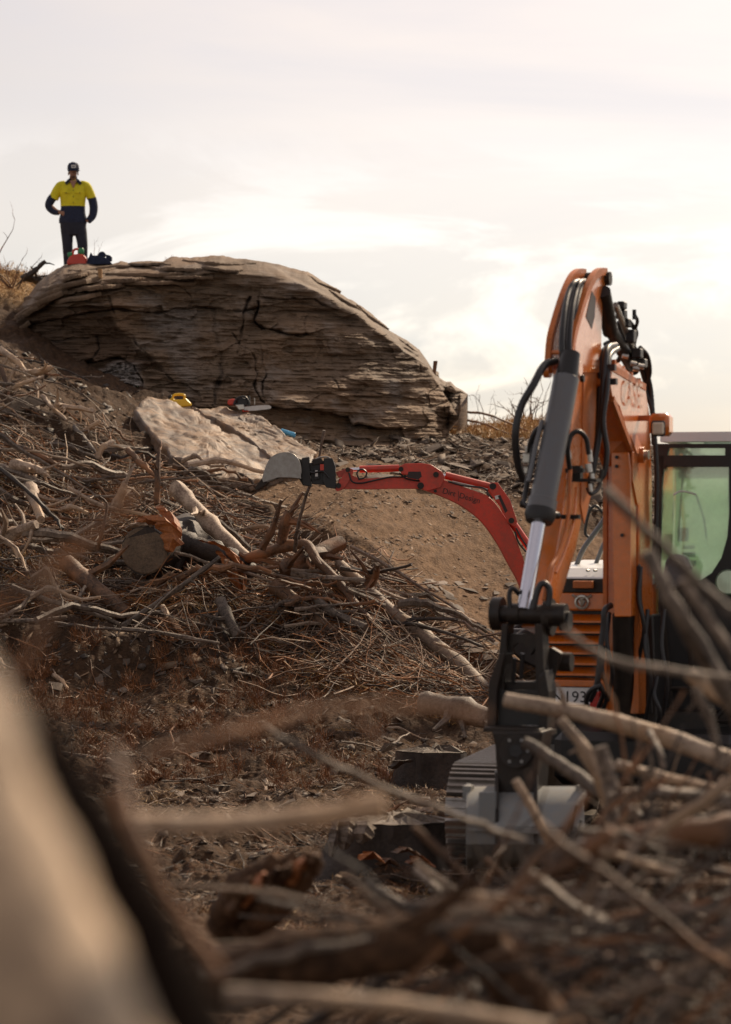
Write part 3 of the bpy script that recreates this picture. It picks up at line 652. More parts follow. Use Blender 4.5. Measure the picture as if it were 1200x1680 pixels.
# hoses between the cheeks
for k, (dx, Y) in enumerate(((0, 13.05), (12, 13.1), (6, 13.2), (18, 13.2))):
    hose('hose', [(924+dx, 604, Y), (922+dx, 560, Y), (926+dx, 515, Y+.1), (934+dx, 478, Y+.25), (946+dx*.6, 462, Y+.35), (966, 466, Y+.6)], 4.6, stick, ribs=True)
# --- bucket cylinder
cy = MB(); a, b = Q(930, 618, -2.00), Q(887, 842, -2.28)
cyl = MB().lathe(a, b, [(0, .060), (.01, .070), (.90, .070), (.905, .078), (.99, .078), (1, .066)], 28).build('bucket_cylinder', M['cylinder'], CASE, True)
c = Q(860, 1000, -2.46)
MB().cyl(a+(a-b).normalized()*.14, a, .05, 16, .062).build('cylinder_eye', M['black'], cyl, True)
MB().cyl(b, c, .0385, 24).build('chrome_rod', M['chrome'], cyl, True)
MB().lathe(b-(c-b).normalized()*.02, b+(c-b).normalized()*.05, [(0, .08), (.5, .084), (1, .07)], 24).build('gland_ring', M['black'], cyl, True)
hose('feed_pipe', [(876, 712, 12.95), (872, 760, 12.9), (864, 800, 12.85), (862, 826, 12.8), (878, 832, 12.75)], 4.5, cyl, 'hose')
hose('feed_pipe', [(890, 690, 12.9), (880, 730, 12.85), (868, 790, 12.8)], 4.0, cyl, 'cylinder')
MB().cyl(Q(855, 826, -2.2), Q(880, 832, -2.2), .022, 12).build('port', M['black'], cyl, True)
MB().cyl(Q(895, 842, -2.2), Q(916, 846, -2.1), .02, 12).build('clamp', M['black'], cyl, True)
for x, y, w, h in ((866, 752, 14, 16), (868, 738, 9, 12), (866, 772, 10, 12), (871, 728, 8, 8)):
    MB().box(Q(x, y, -1.95), Rv*w/600, Bv*.03, UP*h/600, .006).build('valve_fitting', M['fitting'], cyl)
MB().box(Q(862, 790, -1.95), Rv*.04, Bv*.05, UP*.008).build('fitting_bracket', M['grime'], cyl)
# --- hanging hoses
hose('hose', [(912, 592, 13.1), (893, 600, 13.0), (875, 632, 12.9), (855, 668, 12.9), (846, 712, 12.9), (850, 760, 12.95), (860, 790, 13.0)], 6.0, CASE, ribs=True, n=12)
hose('hose', [(900, 700, 12.9), (882, 704, 12.9), (872, 722, 12.92), (868, 742, 12.95)], 4.2, CASE)
hose('hose', [(1010, 566, 13.9), (996, 574, 13.7), (991, 620, 13.6), (986, 690, 13.55), (975, 760, 13.5), (968, 800, 13.5)], 5.5, CASE)
hose('hose', [(1014, 572, 13.9), (1000, 586, 13.7), (996, 640, 13.55), (990, 690, 13.5), (996, 740, 13.5), (992, 775, 13.5), (984, 788, 13.5)], 4.6, CASE)
hose('hose', [(1004, 570, 13.9), (988, 580, 13.75), (984, 640, 13.7), (980, 720, 13.65), (970, 790, 13.6)], 4.2, CASE)
hose('hose', [(935, 770, 13.0), (932, 738, 12.95), (938, 714, 12.95), (950, 708, 12.95), (962, 720, 12.98), (966, 745, 13.0)], 4.0, CASE, ribs=True)
hose('hose', [(988, 770, 13.3), (982, 800, 13.3), (970, 810, 13.25), (964, 800, 13.25)], 3.6, CASE)
for x, y, w, h in ((968, 748, 9, 20), (966, 768, 12, 14), (972, 784, 8, 14), (969, 800, 7, 12), (934, 745, 7, 16), (934, 765, 5, 16)):
    MB().cyl(Q(x-1, y-h/2, -1.85), Q(x+1, y+h/2, -1.85), w/600, 10).build('hose_fitting', M['fitting'], CASE, True)
MB().box(Q(962, 788, -1.84), Rv*.07, Bv*.05, UP*.009).build('fitting_bracket', M['grime'], CASE)
MB().box(Q(946, 776, -1.80), Rv*.03, Bv*.03, UP*.04).build('fitting_bracket', M['black'], CASE)
# --- bucket linkage
LK = MB().box(Q(870, 1200, -2.5), Rv*.13, Bv*.05, UP*.012).build('linkage', M['grime'], CASE)
MB().lathe(A(-2.44, -.155, AZ(-2.44, 1008)), A(-2.44, .20, AZ(-2.44, 1008)), [(0, .045), (.12, .045), (.13, .058), (.30, .058), (.31, .05), (.5, .052), (.7, .05), (.71, .06), (1, .06)], 20).build('cross_pin', M['grime'], LK, True)
MB().cyl(A(-2.42, -.205, AZ(-2.42, 1008)), A(-2.42, -.15, AZ(-2.42, 1008)), .088, 22).build('link_boss', M['grime'], LK, True)
MB().cyl(A(-2.40, .075, AZ(-2.4, 1012)), A(-2.40, .115, AZ(-2.4, 1012)), .098, 22).build('link_boss', M['grime'], LK, True)
MB().cyl(A(-2.42, .16, AZ(-2.42, 1018)), A(-2.42, .215, AZ(-2.42, 1018)), .052, 18).build('link_boss', M['black'], LK, True)
MB().cyl(A(-2.30, .12, AZ(-2.3, 1085)), A(-2.30, .19, AZ(-2.3, 1085)), .05, 18).build('link_boss', M['grime'], LK, True)
for side_ in (0, 1):
    x0, x1, x2, x3 = ((823, 833, 820, 812) if side_ == 0 else (877, 889, 892, 880))
    MB().prism([Q(x0, 1024, -2.55), Q(x1, 1024, -2.55), Q(x2+4, 1180, -2.55), Q(x3-(0 if side_ else 4), 1180, -2.55)], Bv*.13).build('link_arm', M['grime'], LK, bevel=.006)
m = MB()     # web between the link arms with its round opening
web = [Q(x, y, -2.50) for x, y in [(830, 1058), (836, 1075), (840, 1062), (848, 1055), (858, 1055), (867, 1062), (871, 1075), (880, 1058), (880, 1040), (830, 1040)]]
m.prism(web, Bv*.05).build('link_web', M['grime'], LK)
MB().prism([Q(826, 1118, -2.50), Q(886, 1118, -2.50), Q(886, 1135, -2.50), Q(826, 1135, -2.50)], Bv*.06).build('link_web', M['grime'], LK, bevel=.006)
MB().prism([Q(x, y, -2.42) for x, y in [(888, 1068), (905, 1062), (922, 1072), (912, 1100), (902, 1130), (898, 1170), (888, 1200), (880, 1190), (886, 1120)]], Bv*.05).build('side_link', M['grime'], LK, bevel=.008)
MB().prism([Q(x, y, -2.60) for x, y in [(820, 1072), (829, 1072), (816, 1130), (813, 1200), (798, 1200), (802, 1120)]], Bv*.16).build('guide_plate', M['grime'], LK, bevel=.006)
MB().prism([Q(x, y, -2.60) for x, y in [(884, 1110), (894, 1100), (900, 1135), (897, 1200), (884, 1200)]], Bv*.16).build('guide_plate', M['grime'], LK, bevel=.006)
MB().prism([Q(x, y, -2.56) for x, y in [(812, 1132), (884, 1132), (886, 1190), (808, 1190)]], Bv*.02).build('back_plate', M['black'], LK)
for x, y in ((838, 1150), (862, 1160), (845, 1100), (858, 1092)): MB().cyl(Q(x, y-20, -2.52), Q(x-3, y+22, -2.5), .012, 8).build('inner_hose', M['hose'], LK, True)
MB().box(Q(848, 1196, -2.62), Rv*.15, Bv*.10, UP*.012, .004).build('lip_plate', M['grime'], LK)
hose('hose', [(875, 1000, 12.5), (884, 965, 12.5), (893, 957, 12.5), (902, 968, 12.5), (900, 995, 12.5)], 5, LK, ribs=True)
hose('hose', [(838, 1005, 12.6), (836, 975, 12.6), (842, 965, 12.6), (852, 975, 12.65)], 4, LK)
# --- quick coupler and bucket
CP = MB().prism([Q(x, y, -2.74) for x, y in [(806, 1200), (890, 1200), (884, 1240), (880, 1300), (874, 1345), (820, 1345), (814, 1260), (812, 1225)]], Bv*.22).build('coupler', M['grime'], CASE, bevel=.012)
MB().cyl(Q(846, 1232, -2.78), Q(846, 1232, -2.72), .085, 28).build('coupler_disc', M['grime'], CP, True)
MB().cyl(Q(846, 1232, -2.80), Q(846, 1232, -2.76), .035, 6).build('coupler_nut', M['black'], CP)
for k in range(6):
    an = k*math.pi/3; MB().cyl(Q(846+20*math.cos(an), 1232+20*math.sin(an), -2.795), Q(846+20*math.cos(an), 1232+20*math.sin(an), -2.77), .010, 6).build('coupler_bolt', M['steel'], CP)
BK = []
prof = [(-2.62, 1290), (-2.74, 1300), (-2.86, 1325), (-2.92, 1356), (-2.90, 1385), (-2.80, 1408), (-2.62, 1420), (-2.36, 1424)]
def QL(px0, px1, s, y): return Q(px0, y, s), Q(px1, y, s)
m = MB(); vs = []
for s, y in prof:
    a_, b_ = QL(768, 958, s, y); vs += [a_, b_]
for s, y in reversed(prof):
    a_, b_ = QL(768, 958, s, y); vs += [a_+Bv*.02+UP*.004, b_+Bv*.02+UP*.004]
n = len(prof)*2; m.add(vs, [(2*i, 2*i+1, (2*i+3) % n, (2*i+2) % n) for i in range(n//2)]+[tuple(range(0, n, 2)), tuple(range(1, n, 2))[::-1]])
BUCKET = m.build('bucket', M['steel'], CASE, True, autos=30)
for x in (765, 950):
    pts = [Q(x, y, s) for s, y in prof]+[Q(x, 1300, -2.30), Q(x, 1285, -2.55)]
    MB().prism(pts, Rv*.028).build('side_cheek', M['steel'], BUCKET, bevel=.004)
    MB().box(Q(x+4, 1300, -2.7), Rv*.022, Bv*.03, UP*.035).build('side_cutter', M['steel'], BUCKET)
for x in (812, 876): MB().prism([Q(x, 1262, -2.62), Q(x, 1268, -2.72), Q(x, 1330, -2.90), Q(x, 1385, -2.92), Q(x, 1330, -2.5), Q(x, 1270, -2.5)], Rv*.022).build('mounting_ear', M['grime'], BUCKET, bevel=.004)
MB().box(Q(848, 1362, -2.925), Rv*.25, Bv*.012, UP*.012).build('wear_strip', M['steel'], BUCKET)
MB().prism([Q(x, y, -2.915) for x, y in [(786, 1300), (812, 1300), (812, 1350), (786, 1350)]], Bv*.03).build('gusset_plate', M['steel'], BUCKET)
for k in range(5):
    x = 785+k*38; MB().prism([Q(x, 1416, -2.36), Q(x+18, 1416, -2.36), Q(x+14, 1424, -2.16), Q(x+4, 1424, -2.16)], UP*.03).build('tooth', M['steel'], BUCKET)
xr = [(940, 1318), (948, 1345), (946, 1378), (934, 1400)]
m = MB(); 
for a_, b_ in (((928, 1398), (946, 1330)), ((938, 1402), (954, 1345)), ((930, 1372), (950, 1360)), ((926, 1385), (946, 1320))): m.tube([Q(*a_, -2.95), Q(*b_, -2.95)], .006, 5)
m.build('raised_emblem', M['black'], BUCKET)
# --- boom
side([(-1.22, 652), (-1.27, 630), (-1.22, 604), (-1.05, 596), (-.42, 636), (-.31, 680), (-.24, 800), (-.22, 1170), (-.60, 1170), (-.60, 764), (-.75, 735), (-1.05, 668)], -.055, .19, 'boom', M['orange'], CASE, .006)
BOOM = [o for o in CASE.children if o.name.startswith('boom')][0]
fr = MB()
for l in (-.062, .128):
    for a_, b_ in (((-1.22, 604), (-.42, 636)), ((-.60, 764), (-.60, 1165)), ((-1.2, 655), (-.60, 764))):
        p, q = A(a_[0], l, AZ(*a_)), A(b_[0], l, AZ(*b_)); fr.box((p+q)/2, Rv*.012, (q-p)*.5, (q-p).cross(Rv).normalized()*.02)
fr.build('boom_edging', M['orange_dull'], BOOM)
for k in range(4):
    s = -1.12+k*.2; y = 600+(s+1.2)/.8*40-8; MB().box(A(s, .04, AZ(s, y)), Rv*.09, Bv*.015, UP*.018).build('pipe_bracket', M['orange_dull'], BOOM)
for l in (.0, .05, .10): MB().tube([A(-1.2, l, AZ(-1.2, 592)), A(-.8, l, AZ(-.8, 612)), A(-.42, l, AZ(-.42, 630)), A(-.28, l, AZ(-.28, 660)), A(-.22, l, AZ(-.22, 760))], .011, 8).build('steel_pipe', M['black'], BOOM, True)
M['glare_toned'] = plain('glare_toned_lettering', (.60, .36, .24), .35)  # white lettering, the glare over it put into the colour
text('lettering', 'CASE', A(-.76, .141, AZ(-.76, 650)), Bv, UP+Bv*.0, .215, M['glare_toned'], BOOM)
side([(-.78, 742), (-.70, 738), (-.66, 742), (-.66, 770), (-.60, 800), (-.56, 820), (-.66, 830), (-.78, 790)], .1355, .012, 'bracket_plate', M['orange'], BOOM, .003)
MB().cyl(A(-.62, .13, AZ(-.62, 747)), A(-.62, .18, AZ(-.62, 747)), .048, 18).build('pin_boss', M['orange'], BOOM, True)
MB().cyl(A(-.62, .18, AZ(-.62, 747)), A(-.62, .205, AZ(-.62, 747)), .028, 12).build('pin_cap', M['fitting'], BOOM, True)
MB().prism([Q(996, 700, -.80), Q(1034, 712, -.80), Q(1046, 744, -.72), Q(1002, 744, -.80)], Bv*.18).build('underside_plate', M['orange_dull'], BOOM)
MB().prism([Q(1003, 742, -.80), Q(1032, 742, -.80), Q(1035, 770, -.80), Q(1035, 1012, -.80), Q(1008, 1012, -.80)], Bv*.14).build('cylinder_guard', M['orange'], CASE, bevel=.006)
GD = [o for o in CASE.children if o.name.startswith('cylinder_guard')][0]
for y in (750, 765, 878): MB().cyl(Q(1012 if y < 800 else 1021, y, -.82), Q(1012 if y < 800 else 1021, y, -.79), .011, 8).build('bolt', M['black'], GD)
MB().cyl(Q(1022, 1008, -.70), Q(1024, 1180, -.55), .062, 18).build('boom_cylinder', M['grime'], CASE, True)
MB().cyl(Q(1030, 1010, -.62), Q(1038, 1180, -.40), .045, 14).build('cylinder_body', M['grime'], CASE, True)
MB().prism([Q(998, 1010, -.50), Q(1072, 1010, -.4), Q(1080, 1240, -.4), Q(985, 1240, -.4)], Bv*.25).build('swing_post', M['black'], CASE, bevel=.01)
for dx, y0, y1 in ((1052, 930, 1080), (1063, 1000, 1180), (1000, 1005, 1150), (992, 1060, 1170), (985, 1090, 1160), (1078, 1110, 1200), (1090, 1000, 1180)):
    hose('hose', [(dx, y0, 14.25), (dx-4, (y0*2+y1)/3, 14.2), (dx+5, (y0+2*y1)/3, 14.2), (dx-3, y1, 14.3)], 3.6, CASE)
hose('hose', [(1044, 922, 14.35), (1050, 938, 14.25), (1050, 985, 14.25), (1058, 1030, 14.3), (1064, 1090, 14.3), (1068, 1170, 14.35)], 4, CASE)
hose('hose', [(1003, 993, 14.2), (992, 1002, 14.15), (990, 1030, 14.15), (986, 1062, 14.15), (980, 1120, 14.15), (968, 1150, 14.2)], 5, CASE)
hose('hose', [(985, 1125, 14.1), (970, 1132, 14.1), (962, 1150, 14.15), (968, 1166, 14.2)], 4, CASE)
# --- stick cylinder and its hoses above the boom
SCY = MB().cyl(P(989, 478, 13.75), P(1002, 545, 14.0), .046, 18).build('stick_cylinder', M['black'], CASE, True)
MB().cyl(P(1002, 540, 14.0), P(1040, 606, 14.5), .040, 18).build('cylinder_barrel', M['black'], SCY, True)
MB().cyl(P(1010, 500, 13.9), P(1046, 590, 14.5), .018, 10).build('cylinder_rod', M['fitting'], SCY, True)
for x, y, w, h in ((1021, 501, 12, 12), (1008, 506, 16, 5), (1020, 516, 15, 16), (1028, 530, 13, 14), (1036, 552, 14, 22), (1046, 580, 16, 16), (1052, 596, 18, 14), (1006, 566, 26, 10), (1024, 578, 20, 12)):
    MB().box(P(x, y, 14.05+(y-500)*.003), Rv*w/560, Bv*.04, UP*h/560, .006).build('valve_block', M['black'], SCY)
MB().cyl(P(1041, 508, 14.1), P(1041, 524, 14.1), .012, 10).build('pipe_stub', M['black'], SCY, True)
for k, pts in enumerate(([(1041, 515), (1046, 528), (1038, 548), (1032, 556)], [(1035, 530), (1044, 545), (1040, 566), (1048, 580)], [(1048, 575), (1058, 590), (1062, 612), (1068, 640), (1072, 690), (1076, 740), (1078, 800), (1076, 900)], [(1050, 570), (1062, 584), (1066, 610), (1060, 640), (1070, 672), (1073, 730)], [(1016, 528), (1022, 552), (1034, 580), (1050, 600), (1060, 630)], [(992, 566), (1000, 562), (1014, 562), (1024, 574), (1030, 590)], [(1000, 575), (1008, 560), (1018, 566), (1018, 586), (1006, 600)])):
    hose('hose', [(x, y, 14.1+min(.5, (y-500)*.004)) for x, y in pts], 4.0 if k else 3.0, CASE, ribs=k in (2, 3, 6))
for x, y in ((1018, 562), (1012, 572), (1026, 584), (1052, 600), (1044, 604), (1040, 596)): MB().cyl(P(x-5, y, 14.15), P(x+5, y+2, 14.15), .016, 8).build('hose_fitting', M['fitting'], SCY, True)
for y0, y1, x in ((600, 606, 1002), (620, 632, 1004)): MB().box(Q(x, (y0+y1)/2, -1.3), Rv*.03, Bv*.02, UP*.018).build('clip', M['black'], BOOM)
# --- work lamp
WL = MB().box(P(1085, 697, 14.15), Rv*.060, Bv*.07, UP*.066, .022).build('work_lamp', M['orange'], CASE, True)
MB().box(P(1080, 703, 13.98), Rv*.043, Bv*.012, UP*.046, .012).build('lamp_bezel', M['black'], WL)
MB().box(P(1080, 703, 13.94), Rv*.035, Bv*.01, UP*.036, .010).build('lamp_lens', M['lamp'], WL)
MB().box(P(1062, 686, 14.3), Rv*.06, Bv*.02, UP*.016).build('lamp_arm', M['orange_dull'], WL)
# --- body: hood with louvres, number plate
def bx(px0, px1, s, y0, y1, depth, name, mat, parent, bevel=0.0):
    z = lambda y: TZ(s, y)
    p = TQ(px0, y0, s); q = TQ(px1, y0, s); t, bt = z(y0), z(y1); w = (q-p).length
    c = (p+q)/2+TB*depth/2; c.z = (t+bt)/2
    return MB().box(c, TR*(w/2), TB*(depth/2), UP*((t-bt)/2)).build(name, mat, parent, bevel=bevel)
HOOD = bx(884, 1078, .25, 952, 1128, 1.5, 'body', M['orange_dull'], CASE, .02)
lid = MB().prism([T_(.20, -.66, 1.685), T_(.20, -.66, 1.645), T_(1.7, -.66, 1.68), T_(1.7, -.66, 1.77), T_(.32, -.66, 1.745)], TR*.72).build('hood_lid', M['white'], CASE, bevel=.015)
for x in (963, 975): MB().cyl(TQ(x, 936, .24), TQ(x+4, 936, .26), .008, 6).build('lid_bolt', M['black'], lid)
bx(895, 1000, .19, 950, 973, .05, 'hood_recess', M['grime'], HOOD, .004)
bx(892, 1002, .16, 974, 1003, .10, 'front_panel', M['orange'], HOOD, .012)
bx(940, 972, .13, 954, 966, .06, 'latch_plate', M['orange_dull'], HOOD, .004)
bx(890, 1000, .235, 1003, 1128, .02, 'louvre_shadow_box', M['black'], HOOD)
for k in range(7):
    y = 1009+k*17.5; p, q = TQ(890, y, .21), TQ(1000, y, .21); z1, z2 = TZ(.2, y), TZ(.2, y+10.5)
    p.z = q.z = 0
    MB().prism([p+TB*.02+UP*z1, p-TB*.05+UP*z2, p-TB*.05+UP*(z2-.012), p+TB*.035+UP*(z1-.008)], q-p).build('louvre', M['orange'], HOOD, bevel=.002)
bx(888, 1000, .15, 1118, 1129, .10, 'lower_rail', M['orange'], HOOD, .006)
# emblem
em = TQ(955, 988, .145); EM = MB()
ring = [em+TR*.040*math.cos(t)+UP*.040*math.sin(t) for t in np.linspace(0, 2*math.pi, 25)]
EM.tube(ring, .009, 6)
EM.tube(arc_pts([em+TR*x+UP*z for x, z in ((-.062, .046), (-.045, .034), (-.020, .030), (0, .022), (.020, .030), (.045, .034), (.062, .046))]), .009, 6)
EM.tube([em+UP*.022, em-UP*.004, em-UP*.028], [.016, .013, .007], 6); EM.tube([em+TR*-.02+UP*.01, em-UP*.026, em+TR*.02+UP*.01], .006, 5)
EM.build('emblem', M['fitting'], HOOD, True)
M['plate'] = plain('white_plate', (.8, .8, .78), .4)
NP = bx(893, 982, .16, 1130, 1158, .01, 'number_plate', M['plate'], CASE, .002)
text('plate_lettering', 'N193', TQ(934, 1144, .155), TR, UP, .100, M['black'], NP, -.002).location
bx(880, 1400, .22, 1128, 1240, 1.6, 'chassis', M['black'], CASE, .02)
bx(968, 984, .0, 1137, 1162, .08, 'tail_lamp', M['lampred'], CASE, .005)
for o in (bx(970, 984, -.02, 1163, 1180, .05, 'reflector', M['lampred'], CASE, .003),): pass
# --- cab
def glass_mat():
    m = bpy.data.materials.new('dusty_green_glass'); nt, N, L, b, out = nodes(m)
    tr = N('ShaderNodeBsdfTransparent'); tr.inputs[0].default_value = (.78, .94, .80, 1); t2 = N('ShaderNodeBsdfTranslucent'); t2.inputs[0].default_value = (.90, 1.0, .86, 1); d2 = N('ShaderNodeBsdfDiffuse'); d2.inputs[0].default_value = (.66, .76, .62, 1); df = N('ShaderNodeMixShader'); L(t2.outputs[0], df.inputs[1]); L(d2.outputs[0], df.inputs[2])
    gl = N('ShaderNodeBsdfGlossy'); gl.inputs['Roughness'].default_value = .04; gl.inputs[0].default_value = (.8, .95, .85, 1)
    n = tex(nt, 'noise', 3.5, 7, .7); f = rampn(nt, n, [(.35, .45), (.75, .75)])
    m1 = N('ShaderNodeMixShader'); L(f, m1.inputs[0]); L(tr.outputs[0], m1.inputs[1]); L(df.outputs[0], m1.inputs[2])
    fr = N('ShaderNodeFresnel'); fr.inputs[0].default_value = 1.5; ma = N('ShaderNodeMath'); ma.operation = 'ADD'; L(fr.outputs[0], ma.inputs[0]); ma.inputs[1].default_value = .16
    m2 = N('ShaderNodeMixShader'); L(ma.outputs[0], m2.inputs[0]); L(m1.outputs[0], m2.inputs[1]); L(gl.outputs[0], m2.inputs[2]); L(m2.outputs[0], out.inputs[0])
    return m
M['glass'] = glass_mat()
M['clearglass'] = bpy.data.materials.new('clear_glass')
def _cg():
    nt, N, L, b, out = nodes(M['clearglass']); tr = N('ShaderNodeBsdfTransparent'); tr.inputs[0].default_value = (.80, .95, .84, 1); gl = N('ShaderNodeBsdfGlossy'); gl.inputs['Roughness'].default_value = .03
    mx = N('ShaderNodeMixShader'); mx.inputs[0].default_value = .08; L(tr.outputs[0], mx.inputs[1]); L(gl.outputs[0], mx.inputs[2]); L(mx.outputs[0], out.inputs[0])
_cg()
CAB = MB().box(T_(.95, .66, .98), TR*.56, TB*.72, UP*.06, .02).build('cab', M['black'], CASE)
roofp = MB(); zr = TZ(.3, 718)
for l0, l1, s0, s1 in ((.10, 1.22, .19, .36), (.10, 1.22, 1.30, 1.67), (.10, .24, .36, 1.30), (1.08, 1.22, .36, 1.30)): roofp.box(T_((s0+s1)/2, (l0+l1)/2, zr), TR*((l1-l0)/2), TB*((s1-s0)/2), UP*.030)
roofo = roofp.build('cab_roof', M['white'], CASE)
MB().box(T_(.83, .66, zr), TR*.42, TB*.47, UP*.004).build('added_light_hatch', M['clearglass'], roofo)  # added pane: roof left open so the sun reaches the windscreen
cs = .18
def cq(px, py): return TQ(px, py, cs)
cabf = MB()   # front frame as bars round the panes
cabf.prism([cq(1074, 728), cq(1215, 728), cq(1215, 735), cq(1078, 735)], TB*.06)
cabf.prism([cq(1080, 747), cq(1215, 747), cq(1215, 766), cq(1083, 766)], TB*.06)
cabf.prism([cq(1078, 734), cq(1098, 734), cq(1094, 748), cq(1078, 748)], TB*.06)
cabf.prism([cq(1190, 734), cq(1215, 734), cq(1215, 748), cq(1190, 748)], TB*.06)
cabf.prism([cq(1076, 748), cq(1090, 748), cq(1086, 800), cq(1084, 950), cq(1076, 960)], TB*.06)
arcr = [cq(1196, 766), cq(1197, 840), cq(1194, 880), cq(1184, 915), cq(1168, 940), cq(1150, 952), cq(1084, 950), cq(1076, 965), cq(1330, 965), cq(1330, 766)]
cabf.prism(arcr, TB*.06)
cabf.prism([cq(1084, 764), cq(1098, 764), cq(1089, 770), cq(1087, 786)], TB*.05)
cabf.build('cab_front_frame', M['black'], CAB)
MB().prism([cq(1082, 762)+TB*.03, cq(1200, 762)+TB*.03, cq(1200, 956)+TB*.03, cq(1082, 956)+TB*.03], TB*.006).build('windscreen', M['glass'], CAB)
MB().prism([cq(1092, 733)+TB*.03, cq(1200, 733)+TB*.03, cq(1200, 750)+TB*.03, cq(1092, 750)+TB*.03], TB*.006).build('upper_pane', M['glass'], CAB)
for l, s in ((.14, 1.6), (1.18, 1.6), (1.18, .3), (.14, .95)): MB().box(T_(s, l, 1.78), TR*.03, TB*.03, UP*.76).build('cab_post', M['black'], CAB)
MB().box(T_(1.62, .66, 1.32), TR*.5, TB*.01, UP*.3).build('cab_back_wall', M['black'], CAB)
MB().box(T_(1.6, .66, 2.02), TR*.5, TB*.004, UP*.42).build('rear_pane', M['clearglass'], CAB)
for l in (.12, 1.2): MB().box(T_(.92, l, 1.95), TR*.003, TB*.64, UP*.5).build('side_pane', M['clearglass'], CAB)
for l in (.13, 1.19): MB().box(T_(.92, l, 1.2), TR*.02, TB*.7, UP*.25, .01).build('side_panel', M['black'], CAB)
seat = MB().box(T_(1.15, .72, 1.45), TR*.24, TB*.22, UP*.07, .04).build('seat', M['black'], CAB, True)
MB().box(T_(1.36, .72, 1.82), TR*.22, TB*.06, UP*.36, .05).build('backrest', M['black'], seat, True)
MB().box(T_(.24, .38, 2.36), TR*.16, TB*.02, UP*.022, .008).build('sun_visor', M['black'], CAB)
MB().tube([TQ(1131, 766, .30), TQ(1124, 860, .30)], .006, 6).build('wiper_arm', M['black'], CAB)
MB().tube([TQ(1112, 770, .24), TQ(1107, 850, .24)], .003, 6).build('cable', M['black'], CAB)
MB().box(TQ(1128, 865, .27), TR*.034, TB*.003, UP*.040).build('notice', plain('maroon_card', (.12, .035, .03)), CAB)
MB().box(TQ(1104, 878, .27), TR*.024, TB*.003, UP*.050).build('notice', plain('grey_card', (.10, .13, .10)), CAB)
MB().box(TQ(1136, 900, .26), TR*.040, TB*.003, UP*.014).build('sticker', plain('tan_sticker', (.45, .30, .13)), CAB)
MB().box(TQ(1136, 888, .26), TR*.036, TB*.003, UP*.008).build('sticker', M['yellow'], CAB)
MB().box(TQ(1140, 914, .26), TR*.030, TB*.003, UP*.014).build('sticker', M['offwhite'], CAB)
MB().prism([TQ(x, y, .36) for x, y in ((1096, 782), (1104, 786), (1108, 800), (1104, 822), (1094, 822), (1092, 796))], TB*.03).build('hanging_vest', M['hivis'], CAB)
MB().box(TQ(1097, 790, .33), TR*.02, TB*.03, UP*.03, .01).build('vest_hood', M['black'], CAB)
hose('handrail', [(1105, 812, 14.9), (1120, 806, 14.95), (1150, 815, 15.05), (1168, 832, 15.1), (1172, 860, 15.1)], 1.6, CAB, 'offwhite')
MB().prism([TQ(x, y, -.1) for x, y in ((1092, 918), (1104, 908), (1126, 912), (1134, 930), (1128, 960), (1100, 968), (1088, 945))], TB*.12).build('lever_console', M['cylinder'], CAB, bevel=.02)
bx(1080, 1340, .18, 962, 1130, .04, 'lower_front', M['black'], CAB, .01)
MB().lathe(TQ(1195, 955, .1), TQ(1195, 955, .14), [(0, .07), (1, .08)], 20).build('foot_lamp', M['glass'], CAB, True)
m = MB()
for x0, y0, x1, y1 in ((1085, 985, 1110, 1240), (1130, 970, 1140, 1230), (1120, 1240, 1200, 1150), (1095, 1130, 1200, 1128), (1100, 1180, 1200, 1184)): m.tube([TQ(x0, y0, .02), TQ(x1, y1, .02)], .016, 6)
m.build('step_frame', M['grime'], CAB)
# --- roll bar rail beside the hood
hose('grab_rail', [(946, 928, 15.9), (958, 900, 15.9), (985, 862, 15.95), (1001, 838, 16.0)], 4.2, CASE, 'cylinder')
hose('grab_rail', [(978, 925, 16.1), (990, 895, 16.1), (1004, 868, 16.1)], 3.6, CASE, 'cylinder')
hose('grab_rail', [(990, 842, 15.95), (978, 830, 15.95), (968, 838, 15.95), (962, 860, 15.95), (961, 876, 15.95), (970, 884, 15.95)], 2.4, CASE, 'hose')
